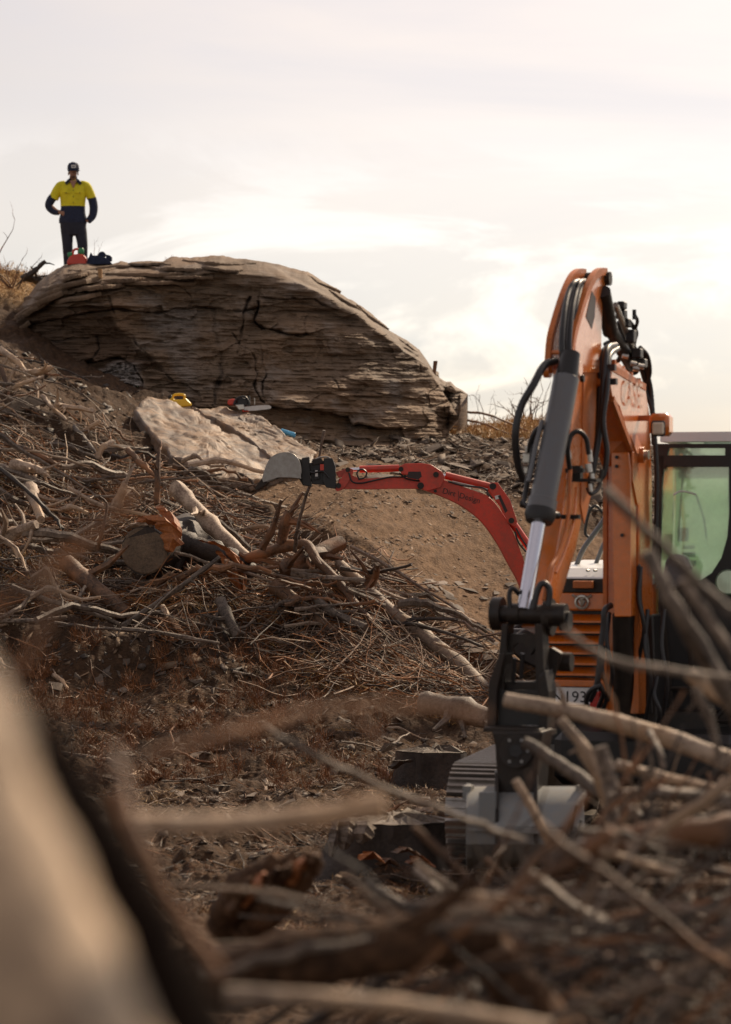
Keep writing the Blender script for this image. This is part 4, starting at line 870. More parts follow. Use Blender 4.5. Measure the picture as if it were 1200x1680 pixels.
# --- undercarriage
TK0 = None
def track(lc):
    root = MB().box(T_(.05, lc, .36), TR*.13, TB*1.0, UP*.17, .03).build('track', M['grime'], CASE)
    R, zc, s0, s1 = .27, .33, -.95, 1.25
    path = []; step = .118
    L1 = s1-s0; per = 2*L1+2*math.pi*R; nn = int(per/step)
    base = None
    for k in range(nn):
        d = k*per/nn
        if d < L1: p, t = (s0+d, zc+R), (1, 0)
        elif d < L1+math.pi*R: an = (d-L1)/R; p, t = (s1+R*math.sin(an), zc+R*math.cos(an)), (math.cos(an), -math.sin(an))
        elif d < 2*L1+math.pi*R: e = d-L1-math.pi*R; p, t = (s1-e, zc-R), (-1, 0)
        else: an = (d-2*L1-math.pi*R)/R; p, t = (s0-R*math.sin(an), zc-R*math.cos(an)), (-math.cos(an), math.sin(an))
        if base is None:
            mb = MB(); c = T_(s0, lc, zc+R)
            mb.box(c, TR*.225, TB*.052, UP*.012)
            for e in (-.045, .0, .045): mb.box(c+TB*e+UP*.02, TR*.222, TB*.007, UP*.014)
            base = mb.build('track_shoe', M['shoe'], root); mesh0 = base.data; off0 = T_(s0, lc, zc+R)
            for v in mesh0.vertices: v.co = v.co+wpos(root)-off0
            base.location = off0-wpos(root); o = base
        else:
            o = base.copy(); COL.objects.link(o); o.parent = root
        w = T_(p[0], lc, p[1]); o.location = w-wpos(root)
        o.rotation_mode = 'QUATERNION'; ang = math.atan2(-t[1], t[0])
        o.rotation_quaternion = Quaternion(TR, -ang) if True else None
    for s in (s0, s1): MB().cyl(T_(s, lc-.10, zc), T_(s, lc+.10, zc), .22, 20).build('drive_wheel', M['grime'], root, True)
    for s in (-.5, -.1, .3, .7): MB().cyl(T_(s, lc-.12, .16), T_(s, lc+.12, .16), .08, 14).build('road_wheel', M['grime'], root, True)
track(-.72); track(.90)
MB().box(T_(.2, .1, .62), TR*.55, TB*.7, UP*.16, .05).build('undercarriage_frame', M['black'], CASE)
MB().lathe(T_(.35, .1, .74), T_(.35, .1, .88), [(0, .5), (1, .5)], 28).build('slew_ring', M['grime'], CASE, True)
# ------------------------------------------------------------------ the red mini excavator working behind
MY = 22.0
MINI = thing('mini_excavator', P(960, 1150, 23), 'small red excavator reaching its lettered arm left across the cut bank', 'mini excavator')
def mp(poly, y0, th, name, mat, parent, bevel=.004):
    return MB().prism([P(x, y, MY)+Vector((0, y0, 0)) for x, y in poly], Vector((0, th, 0))).build(name, M[mat], parent, bevel=bevel)
def crv(pts, n=5):
    return [(v.x, v.y) for v in arc_pts([Vector((x, y, 0)) for x, y in pts], n)]
inner = crv([(692, 803), (717, 812), (754, 829), (787, 854), (812, 887), (833, 925), (852, 962), (872, 1030)])
outer = crv([(892, 1010), (872, 960), (858, 917), (843, 877), (826, 845), (804, 817), (780, 806), (725, 786)])
MBOOM = mp(inner+outer+[(716, 776), (704, 772), (690, 774)], -.09, .18, 'boom', 'red', MINI, .006)
for y0 in (-.115, .09): mp([(654, 766), (664, 761), (692, 760), (708, 763), (725, 774), (730, 784), (722, 800), (700, 806), (686, 800), (690, 790), (678, 780), (660, 778)], y0, .025, 'head_plate', 'red', MBOOM)
for y0 in (-.115, .09): mp([(800, 803), (806, 792), (816, 792), (836, 820), (848, 856), (843, 864), (832, 858), (822, 832)], y0, .025, 'bracket_plate', 'red', MBOOM)
mp([(816, 814), (820, 812), (832, 838), (828, 842)], -.118, .003, 'slot', 'decal', MBOOM, 0)
mp([(811, 814), (818, 812), (819, 818), (812, 820)], -.118, .003, 'sticker', 'offwhite', MBOOM, 0)
mp([(670, 774), (690, 774), (692, 782), (686, 787), (668, 784)], -.117, .003, 'opening', 'decal', MBOOM, 0)
xd = P(788, 822, MY)-P(722, 804, MY)
for s_, x_, y_ in (('Dirt', 736.5, 808), ('Design', 770.5, 817.5)): text('lettering', s_, P(x_, y_, MY)+Vector((0, -.093, 0)), xd, UP, .072, M['decal'], MBOOM, .001)
mp([(751.5, 806), (752.3, 806), (752.3, 822), (751.5, 822)], -.0935, .002, 'divider_line', 'decal', MBOOM, 0)
MST = mp([(554, 802), (556, 786), (578, 780), (592, 786), (658, 781), (682, 786), (692, 790), (690, 802), (640, 802), (608, 803)], -.07, .14, 'stick', 'red', MINI)
MB().cyl(P(590, 770, MY), P(655, 768, MY), .032, 14).build('stick_cylinder', M['red'], MINI, True)
MB().cyl(P(572, 771, MY), P(592, 770, MY), .018, 10).build('cylinder_rod', M['chrome'], MINI, True)
for y0 in (-.095, .08): mp(crv([(550, 802), (556, 792), (562, 782), (568, 772), (574, 768)], 3)+crv([(581, 771), (577, 782), (570, 794), (562, 803), (553, 806)], 3), y0, .018, 'bucket_link', 'red', MST, .002)
mp([(551, 775), (568, 769), (574, 773), (572, 780), (556, 784)], -.06, .12, 'link_bar', 'red', MST)
for x, y, r in ((571, 771, .022), (556, 797, .024), (658, 770, .022), (715, 779, .026), (690, 797, .030), (808, 798, .030), (838, 854, .026), (714, 806, .014)):
    MB().cyl(P(x, y, MY)+Vector((0, -.125, 0)), P(x, y, MY)+Vector((0, .12, 0)), r, 14).build('pivot_pin', M['grime'], MBOOM, True)
MB().cyl(P(731, 780, MY), P(803, 798, MY), .034, 14).build('boom_top_cylinder', M['red'], MINI, True)
MB().cyl(P(715, 779, MY), P(733, 781, MY), .018, 10).build('cylinder_rod', M['chrome'], MINI, True)
for dy in (0, .02): MB().cyl(P(742, 790+dy*80, MY)+Vector((0, -.05, 0)), P(800, 803+dy*80, MY)+Vector((0, -.05, 0)), .007, 6).build('steel_pipe', M['fitting'], MBOOM, True)
MB().cyl(P(840, 856, MY), P(888, 926, MY), .037, 14).build('lift_cylinder', M['red'], MINI, True)
MB().cyl(P(886, 922, MY), P(905, 952, MY), .02, 10).build('cylinder_rod', M['chrome'], MINI, True)
def mh(pts, r=.008): return MB().tube(arc_pts([P(x, y, MY)+Vector((0, -.10, 0)) for x, y in pts], 6), r, 6).build('hose', M['hose'], MINI, True)
mh([(573, 776), (578, 790), (592, 793), (612, 789), (640, 783), (665, 782), (690, 773)]); mh([(590, 788), (586, 776), (594, 770), (602, 776), (598, 784), (590, 786)])
mh([(655, 776), (668, 786), (690, 788), (702, 776)]); mh([(735, 790), (760, 797), (790, 800), (800, 806)]); mh([(822, 822), (828, 834), (830, 845)], .011)
mh([(844, 872), (850, 890), (862, 905)]); mh([(846, 866), (856, 885), (870, 905)])
# coupler, tilt head and bucket
HEAD = mp([(532, 752), (546, 752), (551, 766), (552, 802), (536, 800), (530, 790)], -.12, .24, 'quick_coupler', 'black', MINI)
mp([(496, 752), (508, 750), (510, 786), (512, 798), (500, 797), (495, 785)], -.14, .28, 'tilt_plate', 'black', HEAD)
mp([(508, 760), (532, 756), (534, 796), (512, 794)], -.09, .18, 'tilt_motor', 'black', HEAD)
mp([(513, 754), (528, 752), (532, 760), (514, 764)], -.11, .05, 'valve_block', 'grime', HEAD); mp([(515, 770), (524, 769), (525, 786), (516, 788)], -.125, .03, 'valve_block', 'black', HEAD)
mp([(518, 772), (522, 772), (522, 782), (518, 782)], -.13, .006, 'tag', 'offwhite', HEAD, 0); mp([(526, 762), (532, 762), (532, 772), (526, 772)], -.13, .006, 'red_cap', 'redplastic', HEAD, 0)
MB().tube(arc_pts([P(x, y, MY)+Vector((0, -.09, 0)) for x, y in ((512, 758), (525, 751), (540, 751), (547, 762), (550, 770))], 5), .008, 6).build('guard_bar', M['fitting'], HEAD, True)
MB().tube(arc_pts([P(x, y, MY)+Vector((0, -.13, 0)) for x, y in ((500, 765), (512, 776), (530, 774), (540, 784))], 5), .009, 6).build('hose', M['hose'], HEAD, True)
shell = crv([(432, 786), (438, 766), (446, 752), (458, 745), (474, 743), (486, 748), (493, 758), (496, 772), (494, 786)], 5)
m = MB(); W2 = .24; th = .012
vs = []
for (x, y) in shell: vs += [P(x, y, MY)+Vector((0, -W2, 0)), P(x, y, MY)+Vector((0, W2, 0))]
cx_, cy_ = 468, 778
for (x, y) in shell[::-1]:
    x2, y2 = x+(cx_-x)*.05, y+(cy_-y)*.05; vs += [P(x2, y2, MY)+Vector((0, -W2, 0)), P(x2, y2, MY)+Vector((0, W2, 0))]
n = len(vs)//2; m.add(vs, [(2*i, 2*i+1, (2*i+3) % (2*n), (2*i+2) % (2*n)) for i in range(n)]+[tuple(range(0, 2*n, 2)), tuple(range(1, 2*n, 2))[::-1]])
MBK = m.build('bucket', M['bright_steel'], MINI, True, autos=30)
cheekp = shell[:-2]+[(496, 786), (478, 784), (458, 784), (446, 788), (434, 792)]
for y0 in (-W2-.012, W2): mp(cheekp, y0, .012, 'side_cheek', 'bright_steel', MBK, .002)
mp([(486, 750), (500, 756), (512, 790), (498, 797), (488, 780)], -.10, .2, 'mounting_ear', 'black', MBK)
mp([(434, 784), (448, 782), (456, 786), (440, 792)], -W2, 2*W2, 'cutting_edge', 'steel', MBK)
for k in range(5):
    y0 = -W2+.01+k*.105; mp([(432, 785), (446, 787), (436, 797), (422, 805), (420, 801)], y0, .04, 'tooth', 'grime', MBK, .002)
# body, tracks and roll bar, mostly hidden behind the orange machine
gy = 23.0; gzm = .62
mb_ = MB().box((2.15, gy, gzm+.62), (.5, 0, 0), (0, .65, 0), (0, 0, .24), .08).build('body', M['red'], MINI, True)
MB().box((2.1, gy, gzm+.25), (.75, 0, 0), (0, .15, 0), (0, 0, .12), .04).build('undercarriage', M['black'], MINI)
for yy in (-.48, .48):
    MB().prism([Vector((2.1+.75*math.cos(t)*(1 if abs(math.cos(t)) < .7 else 1)+(0), gy+yy-.12, gzm+.24+.22*max(-1, min(1, 1.3*math.sin(t))))) for t in np.linspace(0, 2*math.pi, 24, endpoint=False)], Vector((0, .24, 0))).build('track', M['black'], MINI, bevel=.02)
MB().box((2.25, gy, gzm+.92), (.22, 0, 0), (0, .22, 0), (0, 0, .06), .04).build('seat', M['black'], MINI, True)
# ------------------------------------------------------------------ branches, logs, stumps
def stickmesh(pts, r0, r1, seed, n=7, knots=3, wob=.012, stubs=1, sub=5):
    rr = random.Random(seed); q = arc_pts(pts, sub); m = len(q); L = sum((b-a).length for a, b in zip(q[:-1], q[1:]))
    q = [p+Vector([rr.uniform(-1, 1)*wob*L*.5 for _ in range(3)])*(0 if i in (0, m-1) else 1) for i, p in enumerate(q)]
    kn = [(rr.random()*m, rr.uniform(.12, .35)) for _ in range(knots)]
    rad = [(r0+(r1-r0)*i/(m-1))*(1+sum(k*math.exp(-((i-c)/.7)**2) for c, k in kn))*rr.uniform(.93, 1.07) for i in range(m)]
    mb = MB(); mb.tube(q, rad, n, seed=seed, rough=.08)
    for _ in range(stubs):
        i = rr.randrange(1, m-1); t = (q[i+1]-q[i-1]).normalized(); d = (t*.5+Vector([rr.uniform(-1, 1) for _ in range(3)])).normalized(); l = rad[i]*rr.uniform(2.5, 8)
        mb.tube([q[i], q[i]+d*l*.5+t*l*.1, q[i]+d*l], [rad[i]*.5, rad[i]*.35, rad[i]*.15], 5)
    return mb
_sd = [100]
def stick_(pts, rpx, mat, label, cat='branch', name='branch', group=None, r1px=None, n=7, lift=None, stubs=1, knots=None, wob=.012):
    """pts: (px, py, Y) or (px, py) = on the ground there, lifted by lift metres"""
    _sd[0] += 1; w = []
    if stubs == 1 and not (len(pts[0]) == 3 and pts[0][2] < 10): stubs = 4
    if knots is None: knots = 1 if len(pts[0]) == 3 and pts[0][2] < 10 else 3
    for p in pts:
        if len(p) == 3: w.append(P(*p))
        else: w.append(G(p[0], p[1], .10 if lift is None else lift))
    Ym = sum(v.y for v in w)/len(w); r0 = rpx/FPX*Ym; r1 = (r1px if r1px is not None else rpx*.6)/FPX*Ym
    o = stickmesh(w, r0, r1, _sd[0], n, knots, wob, stubs).build(name, M[mat], None, True, autos=50)
    return tag(o, label, cat, group)
LF = .14
S = stick_
M['bark_greydark'] = bark('shade_darkened_bark', (.016, .011, .008), (.085, .060, .044))  # grey bark copy for the heap, shade put into its tones
M['rough_brown'] = bark('rough_brown_wood', (.022, .011, .006), (.15, .078, .04), rough=.85, spec=.2)
M['wood_cut'] = bark('sawn_wood', (.05, .034, .02), (.15, .10, .06))
lg = thing('sawn_log', G(240, 930, .2), 'thick sawn log end facing the viewer under torn orange wood on the bank', 'log')
fc = P(237, 903, 23.6); bk = P(330, 878, 25.4); ax = (bk-fc).normalized(); R0 = 41/FPX*23.6
prf = [(t, R0*(1+.04*math.sin(t*9))) for t in np.linspace(0, 1, 14)]; prf[0] = (0, R0*.99)
mb = MB().lathe(fc, bk, prf, 30)
rr = random.Random(3); mb.v = [tuple(Vector(v)+Vector([rr.uniform(-1, 1)*.012 for _ in range(3)])) for v in mb.v]
mb.build('bark', M['bark_dark'], lg, True)
mb = MB().lathe(fc-ax*.006, fc+ax*.02, [(0, R0*.90), (.3, R0*.97), (1, R0*.97)], 30); mb.build('cut_face', M['wood_cut'], lg)
def shard(name, pts, mat, parent=None, label=None, cat=None, seed=1, th=.05):
    """torn splinter: ragged wedge strip following points with half widths (px, py, Y, w_px)"""
    rr = random.Random(seed); vs = []; q_ = []
    for i in range(len(pts)-1):
        for k in range(4): q_.append(tuple(pts[i][j]+(pts[i+1][j]-pts[i][j])*k/4+(0 if j == 2 else rr.uniform(-.9, .9)) for j in range(4)))
    pts = q_+[pts[-1]]
    for (x, y, Y, w) in pts:
        w = max(.6, w*rr.uniform(.7, 1.2)); Y = Y+rr.uniform(-.02, .02)
        for dx, dy, dz in ((-w, -w*.3, 0), (w*.2, -w*.5, -th), (w, w*.3, 0), (0, w*.2, th)):
            v = P(x+dx+rr.uniform(-1, 1), y+dy+rr.uniform(-1, 1), Y); v.y += dz; vs.append(v)
    m = len(pts); fs = [(i*4+k, i*4+(k+1) % 4, (i+1)*4+(k+1) % 4, (i+1)*4+k) for i in range(m-1) for k in range(4)]+[(3, 2, 1, 0), tuple(4*(m-1)+k for k in range(4))]
    o = MB().add(vs, fs).build(name, M[mat], parent)
    if label: tag(o, label, cat)
    return o
shard('torn_wood', [(232, 862, 23.6, 10), (250, 852, 23.6, 18), (272, 862, 23.5, 20), (282, 885, 23.5, 16), (277, 905, 23.5, 6)], 'wood_orange', lg, seed=4)
shard('torn_wood', [(262, 832, 23.8, 9), (276, 845, 23.7, 15), (290, 866, 23.6, 10), (288, 895, 23.6, 3)], 'wood_orange', lg, seed=5)
shard('torn_wood', [(208, 868, 23.65, 4), (226, 862, 23.6, 12), (248, 866, 23.6, 8)], 'wood_pale', lg, seed=6)
tl = thing('torn_log', G(380, 940, .2), 'dark log with torn orange heartwood beside the sawn log end', 'log')
mb = stickmesh([P(270, 878, 24.3), P(320, 900, 24.1), P(370, 915, 24), P(415, 945, 24)], .15, .09, 8, 12, 4, .02, 2, 6); mb.build('bark', M['bark_dark'], tl, True)
for k, pts in enumerate(([(330, 888, 23.8, 4), (352, 893, 23.8, 9), (378, 905, 23.75, 10), (398, 935, 23.7, 5)], [(358, 905, 23.8, 5), (375, 925, 23.75, 12), (385, 955, 23.7, 8), (398, 975, 23.7, 2)], [(375, 900, 23.8, 3), (395, 925, 23.8, 8), (400, 972, 23.75, 5)])): shard('torn_wood', pts, 'wood_orange', tl, seed=20+k)
S([(288, 800, 24.9), (320, 832, 24.7), (365, 880, 24.4), (410, 918, 24.2)], 15, 'wood_pale', 'weathered split pole sloping down right behind the sawn log', 'log', 'split_pole', r1px=9, n=9, wob=.006)
S([(108, 922, 23.6), (145, 955, 23.4), (210, 1008, 23.1)], 14, 'bark_brown', 'brown stripped log sloping down right below the grey stone', 'log', 'log', r1px=11, n=10, wob=.006)
S([(198, 1030, 22.7), (250, 995, 22.7), (300, 960, 22.7), (361, 914, 22.8)], 5.2, 'bark_grey', 'straight pale grey pole crossing below the sawn log', r1px=3.4, wob=.008)
S([(20, 962, 22.9), (80, 985, 22.8), (150, 1005, 22.7), (198, 1024, 22.6)], 4.5, 'bark_grey', 'long thin grey branch meeting the straight pole at its left end', r1px=3)
S([(266, 995, 22.7), (280, 1015, 22.6), (303, 1042, 22.5)], 5, 'wood_pale', 'short bleached forked stick under the straight pole')
S([(275, 1000, 22.75), (300, 990, 22.7), (322, 993, 22.7)], 3, 'wood_pale', 'thin bleached twig arching beside the forked stick')
S([(362, 985, 22.9), (375, 1015, 22.7), (392, 1045, 22.6)], 10, 'bark_grey', 'short thick grey stub standing below the torn log', 'log', 'log_stub', r1px=7, n=9)
S([(400, 918, 24.0), (440, 905, 23.8), (498, 893, 23.6), (520, 918, 23.4), (562, 962, 23.2), (592, 1002, 23.0)], 10, 'bark_brown', 'thick bent bough arching over the brush heap', r1px=6, n=9, wob=.006)
S([(556, 925, 23.8), (640, 1000, 23.2), (720, 1062, 22.6), (802, 1138, 21.8)], 9, 'wood_pale', 'longest pale trunk running down right to the excavator link', 'log', 'fallen_trunk', r1px=13, n=10, wob=.004)
S([(572, 1002, 23.0), (640, 1058, 22.5), (705, 1102, 22), (795, 1148, 21.6)], 5.5, 'bark_grey', 'thinner grey pole running beside the longest pale trunk', r1px=4)
S([(452, 962, 23.4), (510, 1005, 23.0), (572, 1056, 22.6)], 12, 'bark_brown', 'thick smooth brown branch below the bent bough', 'log', 'log', r1px=8, n=10, wob=.006)
S([(572, 1056, 22.6), (610, 1080, 22.4), (650, 1100, 22.2)], 6, 'bark_brown', 'short brown branch continuing below the smooth brown one', r1px=3)
S([(560, 932, 23.2), (620, 938, 23.0), (676, 926, 22.8)], 4.5, 'bark_dark', 'dark bare branch sticking out right over the cut bank', r1px=2, wob=.02)
S([(606, 958, 23.1), (616, 945, 23.0), (620, 925, 22.9)], 9, 'bark_brown', 'short dark hooked root standing under the bare branch', 'root', 'root', r1px=4)
S([(484, 905, 23.5), (488, 870, 23.3), (503, 812, 23.1), (520, 765, 23.0), (532, 706, 22.9)], 3.6, 'bark_grey', 'tall thin crooked twig rising in front of the red arm', 'twig', 'twig', r1px=1.6, wob=.006)
S([(430, 900, 23.6), (447, 868, 23.5), (462, 820, 23.4)], 7, 'bark_brown', 'leaning brown stub rising left of the tall thin twig', r1px=2.5)
S([(462, 890, 23.7), (470, 850, 23.6), (474, 838, 23.6)], 10, 'bark_brown', 'thick upright root stub behind the brush heap', 'root', 'root', r1px=6)
S([(590, 1020, 22.9), (660, 1022, 22.7), (720, 1035, 22.5), (796, 1062, 22.2)], 4.5, 'bark_dark', 'thin dark branch crossing over the longest pale trunk', r1px=2.2)
S([(668, 1018, 22.8), (710, 1015, 22.7), (752, 1017, 22.6)], 3.8, 'bark_dark', 'short dark stick lying level above the longest trunk')
S([(712, 1055, 22.5), (735, 1062, 22.3), (758, 1073, 22.2)], 2.2, 'wood_pale', 'short white twig forking off the longest trunk', 'twig', 'twig')
S([(540, 905, 23.9), (500, 915, 23.6), (470, 935, 23.5), (560, 890, 24)], 10, 'bark_brown', 'reddish brown split root behind the bent bough', 'root', 'root', r1px=14)
S([(520, 985, 23.0), (548, 1005, 22.8), (600, 1030, 22.6)], 7, 'bark_grey', 'grey branch stub below the bent bough', r1px=6)
S([(480, 940, 23.4), (530, 948, 23.2), (600, 952, 23.0)], 6, 'bark_grey', 'level grey branch under the bent bough', r1px=3)
S([(590, 1000, 22.9), (650, 1062, 22.5), (668, 1120, 22.1)], 4.5, 'bark_brown', 'thin brown branch bending down under the longest trunk', r1px=2.5)
S([(690, 1152, 19.2), (740, 1160, 19.1), (803, 1180, 18.9)], 16, 'bark_grey', 'pale grey log lying level behind the bucket link', 'log', 'log', r1px=18, n=12, wob=.006)
# left end of the bank
for pts, r, mt, lb in (
 ([(0, 573, 30.3), (25, 590, 30.1), (44, 612, 30)], 6, 'wood_pale', 'splintered pale branch at the very top of the left heap'),
 ([(46, 613, 30), (66, 610, 29.9), (86, 602, 29.9)], 7, 'wood_pale', 'blunt splintered stub pointing right off the left heap'),
 ([(0, 645, 29.6), (35, 630, 29.6), (72, 618, 29.7)], 4, 'wood_pale', 'thin pale pole rising right across the left heap'),
 ([(52, 622, 29.7), (62, 640, 29.6), (60, 658, 29.5), (52, 664, 29.5)], 2.2, 'wood_pale', 'white hooked twig hanging off the left heap'),
 ([(0, 600, 30), (12, 635, 29.8), (14, 660, 29.6)], 4, 'bark_brown', 'brown stick hanging down at the left heap edge'),
 ([(14, 632, 29.8), (20, 615, 29.9), (30, 600, 30)], 3, 'wood_pale', 'short white stick upright in the left heap'),
 ([(70, 650, 29.2), (85, 668, 28.9), (110, 690, 28.6)], 4, 'wood_pale', 'curved pale stick sliding down from the left heap'),
 ([(90, 678, 28.9), (95, 660, 28.9)], 6, 'wood_pale', 'short pale chunk left of the splintered bundle'),
 ([(95, 665, 29), (130, 670, 28.8), (155, 675, 28.7)], 5, 'wood_pale', 'splintered pale branch pointing at the stone slab'),
 ([(140, 707, 28.2), (150, 700, 28.1), (165, 690, 28.1)], 5, 'wood_pale', 'small white stick on the earth left of the slab'),
 ([(160, 752, 26.9), (168, 735, 26.9), (185, 724, 27)], 6, 'wood_pale', 'bent pale root below the stone slab corner'),
 ([(210, 738, 27), (232, 760, 26.8), (256, 780, 26.6)], 6, 'bark_brown', 'brown rod leaning below the slab lower edge'),
 ([(122, 700, 28), (140, 720, 27.6), (160, 745, 27.2)], 4, 'bark_grey', 'grey stick pointing down right beside the bent root'),
 ([(0, 765, 26.4), (40, 780, 26.1), (80, 795, 25.9)], 5, 'bark_grey', 'long grey branch at the left frame edge'),
 ([(20, 762, 26.3), (60, 770, 26), (78, 778, 25.9)], 8, 'wood_pale', 'thick pale branch ending under the left earth bank'),
 ([(0, 885, 24.2), (30, 872, 24.1), (60, 860, 24)], 12, 'wood_pale', 'blunt pink grey pole entering at the left frame edge'),
 ([(50, 800, 25.3), (58, 825, 25), (68, 852, 24.6)], 11, 'wood_pale', 'pinkish bare root above the grey stone'),
 ([(10, 728, 27), (50, 740, 26.8), (100, 765, 26.5)], 5, 'bark_brown', 'brown branch lying along the upper left bank'),
 ([(190, 832, 25), (200, 810, 25), (206, 790, 25)], 9, 'wood_pale', 'upright curled bleached root left of the orange wood'),
 ([(98, 838, 24.9), (120, 832, 24.8), (145, 842, 24.7)], 5, 'wood_pale', 'curved bleached stick above the grey stone'),
 ([(0, 768, 25), (50, 810, 24.6), (90, 850, 24.3), (104, 868, 24.2)], 4, 'bark_dark', 'long dark thin branch crossing before the grey stone'),
 ([(258, 826, 25), (259, 780, 25), (261, 735, 25.1)], 5.5, 'bark_brown', 'upright brown spike standing above the orange wood'),
 ([(160, 905, 24), (168, 870, 24), (176, 830, 24.1), (164, 815, 24.1)], 3, 'bark_brown', 'thin curled brown root left of the sawn log'),
 ([(0, 880, 23.8), (28, 900, 23.6), (45, 938, 23.4)], 2.5, 'wood_pale', 'white arching twig at the left edge of the bank'),
 ([(125, 990, 23.1), (133, 975, 23.1), (140, 962, 23.2)], 4, 'bark_grey', 'short grey stick leaning on the brown stripped log'),
 ([(0, 1020, 22.6), (50, 1018, 22.5), (110, 1012, 22.5)], 4, 'bark_grey', 'level grey branch under the left end of the bank'),
 ([(90, 1022, 22.4), (150, 1030, 22.3), (210, 1034, 22.3)], 3.5, 'bark_grey', 'thin grey branch along the foot of the bank'),
 ([(200, 1032, 22.2), (270, 1040, 22.1), (360, 1055, 22)], 4, 'bark_grey', 'grey branch trailing right along the bank foot')):
    S(pts, r, mt, lb, wob=.015)
# sticks on the flat ground
for pts, r, mt, lb in (
 ([(38, 1222), (120, 1240), (178, 1247), (210, 1262)], 5, 'bark_grey', 'long grey stick lying level on the flat ground at left'),
 ([(32, 1230), (48, 1252), (66, 1276)], 3.2, 'wood_pale', 'short white stick pointing down right near the blurred trunk'),
 ([(92, 1280), (125, 1298), (156, 1316)], 6, 'bark_grey', 'grey brown broken stick below the long grey stick'),
 ([(216, 1274), (228, 1266), (250, 1272)], 3, 'wood_pale', 'small white curly twig on the rusty needles'),
 ([(88, 1108), (100, 1116), (112, 1130)], 4.5, 'wood_pale', 'small bleached bone-like stick on the stony ground'),
 ([(436, 1280), (438, 1300), (450, 1330)], 3.6, 'wood_pale', 'short white birch stick standing by the pale blurred pole'),
 ([(612, 1256), (660, 1284), (715, 1292), (766, 1328)], 4, 'needle', 'wavy orange root lying before the big stump'),
 ([(686, 1330), (725, 1334), (768, 1337)], 7, 'wood_pale', 'pale peeled pole pointing at the bucket'),
 ([(0, 1080), (8, 1098)], 3, 'wood_pale', 'tiny white stick at the left frame edge'),
 ([(160, 1310), (200, 1318), (240, 1332)], 4, 'bark_grey', 'thin grey stick behind the pale blurred pole')):
    S(pts, r, mt, lb, lift=.06, cat='stick', name='stick')
# stumps
def stump(name, cx, ytop, ybot, wpx, Y, label, seed, mats=('bark_dark', 'wood_cut'), flare=1.3, tilt=0.0):
    """sawn stump with flared root buttresses and a rough top"""
    root = thing(name, P(cx, ybot, Y), label, 'tree stump')
    ct, cb = P(cx, ytop, Y), P(cx, ybot, Y); r = wpx/FPX*Y; n = 44; V = []; rr = random.Random(seed); ph = [rr.uniform(0, 6.3) for _ in range(4)]
    for j in range(9):
        t = j/8; 
        for k in range(n):
            a = 2*math.pi*k/n; lob = 1+.13*math.sin(3*a+ph[0])+.09*math.sin(5*a+ph[1])+.05*math.sin(11*a+ph[2])+rr.uniform(-.03, .03)
            f = (1+(flare-1)*(1-t)**2*(1+.8*math.sin(4*a+ph[3])))*lob
            V.append(Vector((cb.x+(ct.x-cb.x)*t+math.cos(a)*r*f, cb.y+math.sin(a)*r*f, cb.z+(ct.z-cb.z)*t+tilt*math.cos(a)*r*(t > .9))))
    F = [(j*n+k, j*n+(k+1) % n, (j+1)*n+(k+1) % n, (j+1)*n+k) for j in range(8) for k in range(n)]
    MB().add(V, F+[tuple(range(n))[::-1]]).build('bark', M[mats[0]], root, True)
    top = [Vector(v)*1 for v in V[-n:]]; c = sum(top, Vector())/n
    V2 = [c+(v-c)*f+Vector((0, 0, .006+(.05*rr.random()**2 if f < .9 else 0))) for f in (.97, .6, .25) for v in top]+[c+Vector((0, 0, .02))]
    F2 = [(j*n+k, j*n+(k+1) % n, (j+1)*n+(k+1) % n, (j+1)*n+k) for j in range(2) for k in range(n)]+[(2*n+k, 2*n+(k+1) % n, 3*n) for k in range(n)]
    MB().add(V2, F2).build('sawn_top', M[mats[1]], root)
    return root
s1 = stump('tree_stump', 712, 1232, 1300, 52, 18.4, 'broad dark sawn stump behind the track, its flat top at the left of the bucket', 5, flare=1.25)
s2 = stump('tree_stump', 645, 1345, 1440, 88, 14.6, 'broad old stump with pale split bark before the bucket', 9, flare=1.45)
for k, (x, w, l) in enumerate([(572, 16, 44), (600, 14, 34), (552, 8, 56)]):
    shard('split_bark', [(x, 1350, 14.12, w), (x-3, 1350+l*.5, 14.05, w*1.1), (x-9, 1350+l, 14.05, w*.4)], 'bark_grey', s2, seed=50+k, th=.05)
for k, (x, y) in enumerate([(610, 1402), (640, 1412), (690, 1408), (668, 1392)]): shard('torn_root', [(x-20, y+8, 13.75, 6), (x, y, 13.7, 15), (x+22, y+14, 13.7, 5)], 'bark_brown' if k % 2 else 'wood_orange', s2, seed=70+k, th=.09)
for k, (x, y) in enumerate([(640, 1222), (655, 1250)]): shard('torn_root', [(x-14, y+12, 18.0, 4), (x, y, 17.9, 10), (x+20, y-2, 18.0, 6)], 'bark_dark', s1, seed=90+k, th=.08)
s3 = thing('root_lump', P(440, 1500, 8), 'blurred reddish broken root lump in the dark hollow', 'tree stump')
stickmesh([P(370, 1520, 7.6), P(400, 1462, 7.4), P(440, 1440, 7.3), P(488, 1412, 7.3)], .06, .035, 3, 12, 2, .06, 0).build('root', M['rough_brown'], s3, True)
stickmesh([P(400, 1530, 7.6), P(455, 1480, 7.4), P(500, 1430, 7.3), P(512, 1400, 7.3)], .055, .03, 4, 12, 2, .06, 0).build('root', M['rough_brown'], s3, True)
for k in range(6): shard('torn_wood', [(375+k*24, 1500-k*12, 7.25, 8), (395+k*24, 1470-k*12, 7.2, 13), (412+k*22, 1440-k*8, 7.2, 5)], 'wood_orange' if k in (1, 4) else 'rough_brown', s3, seed=30+k, th=.04)
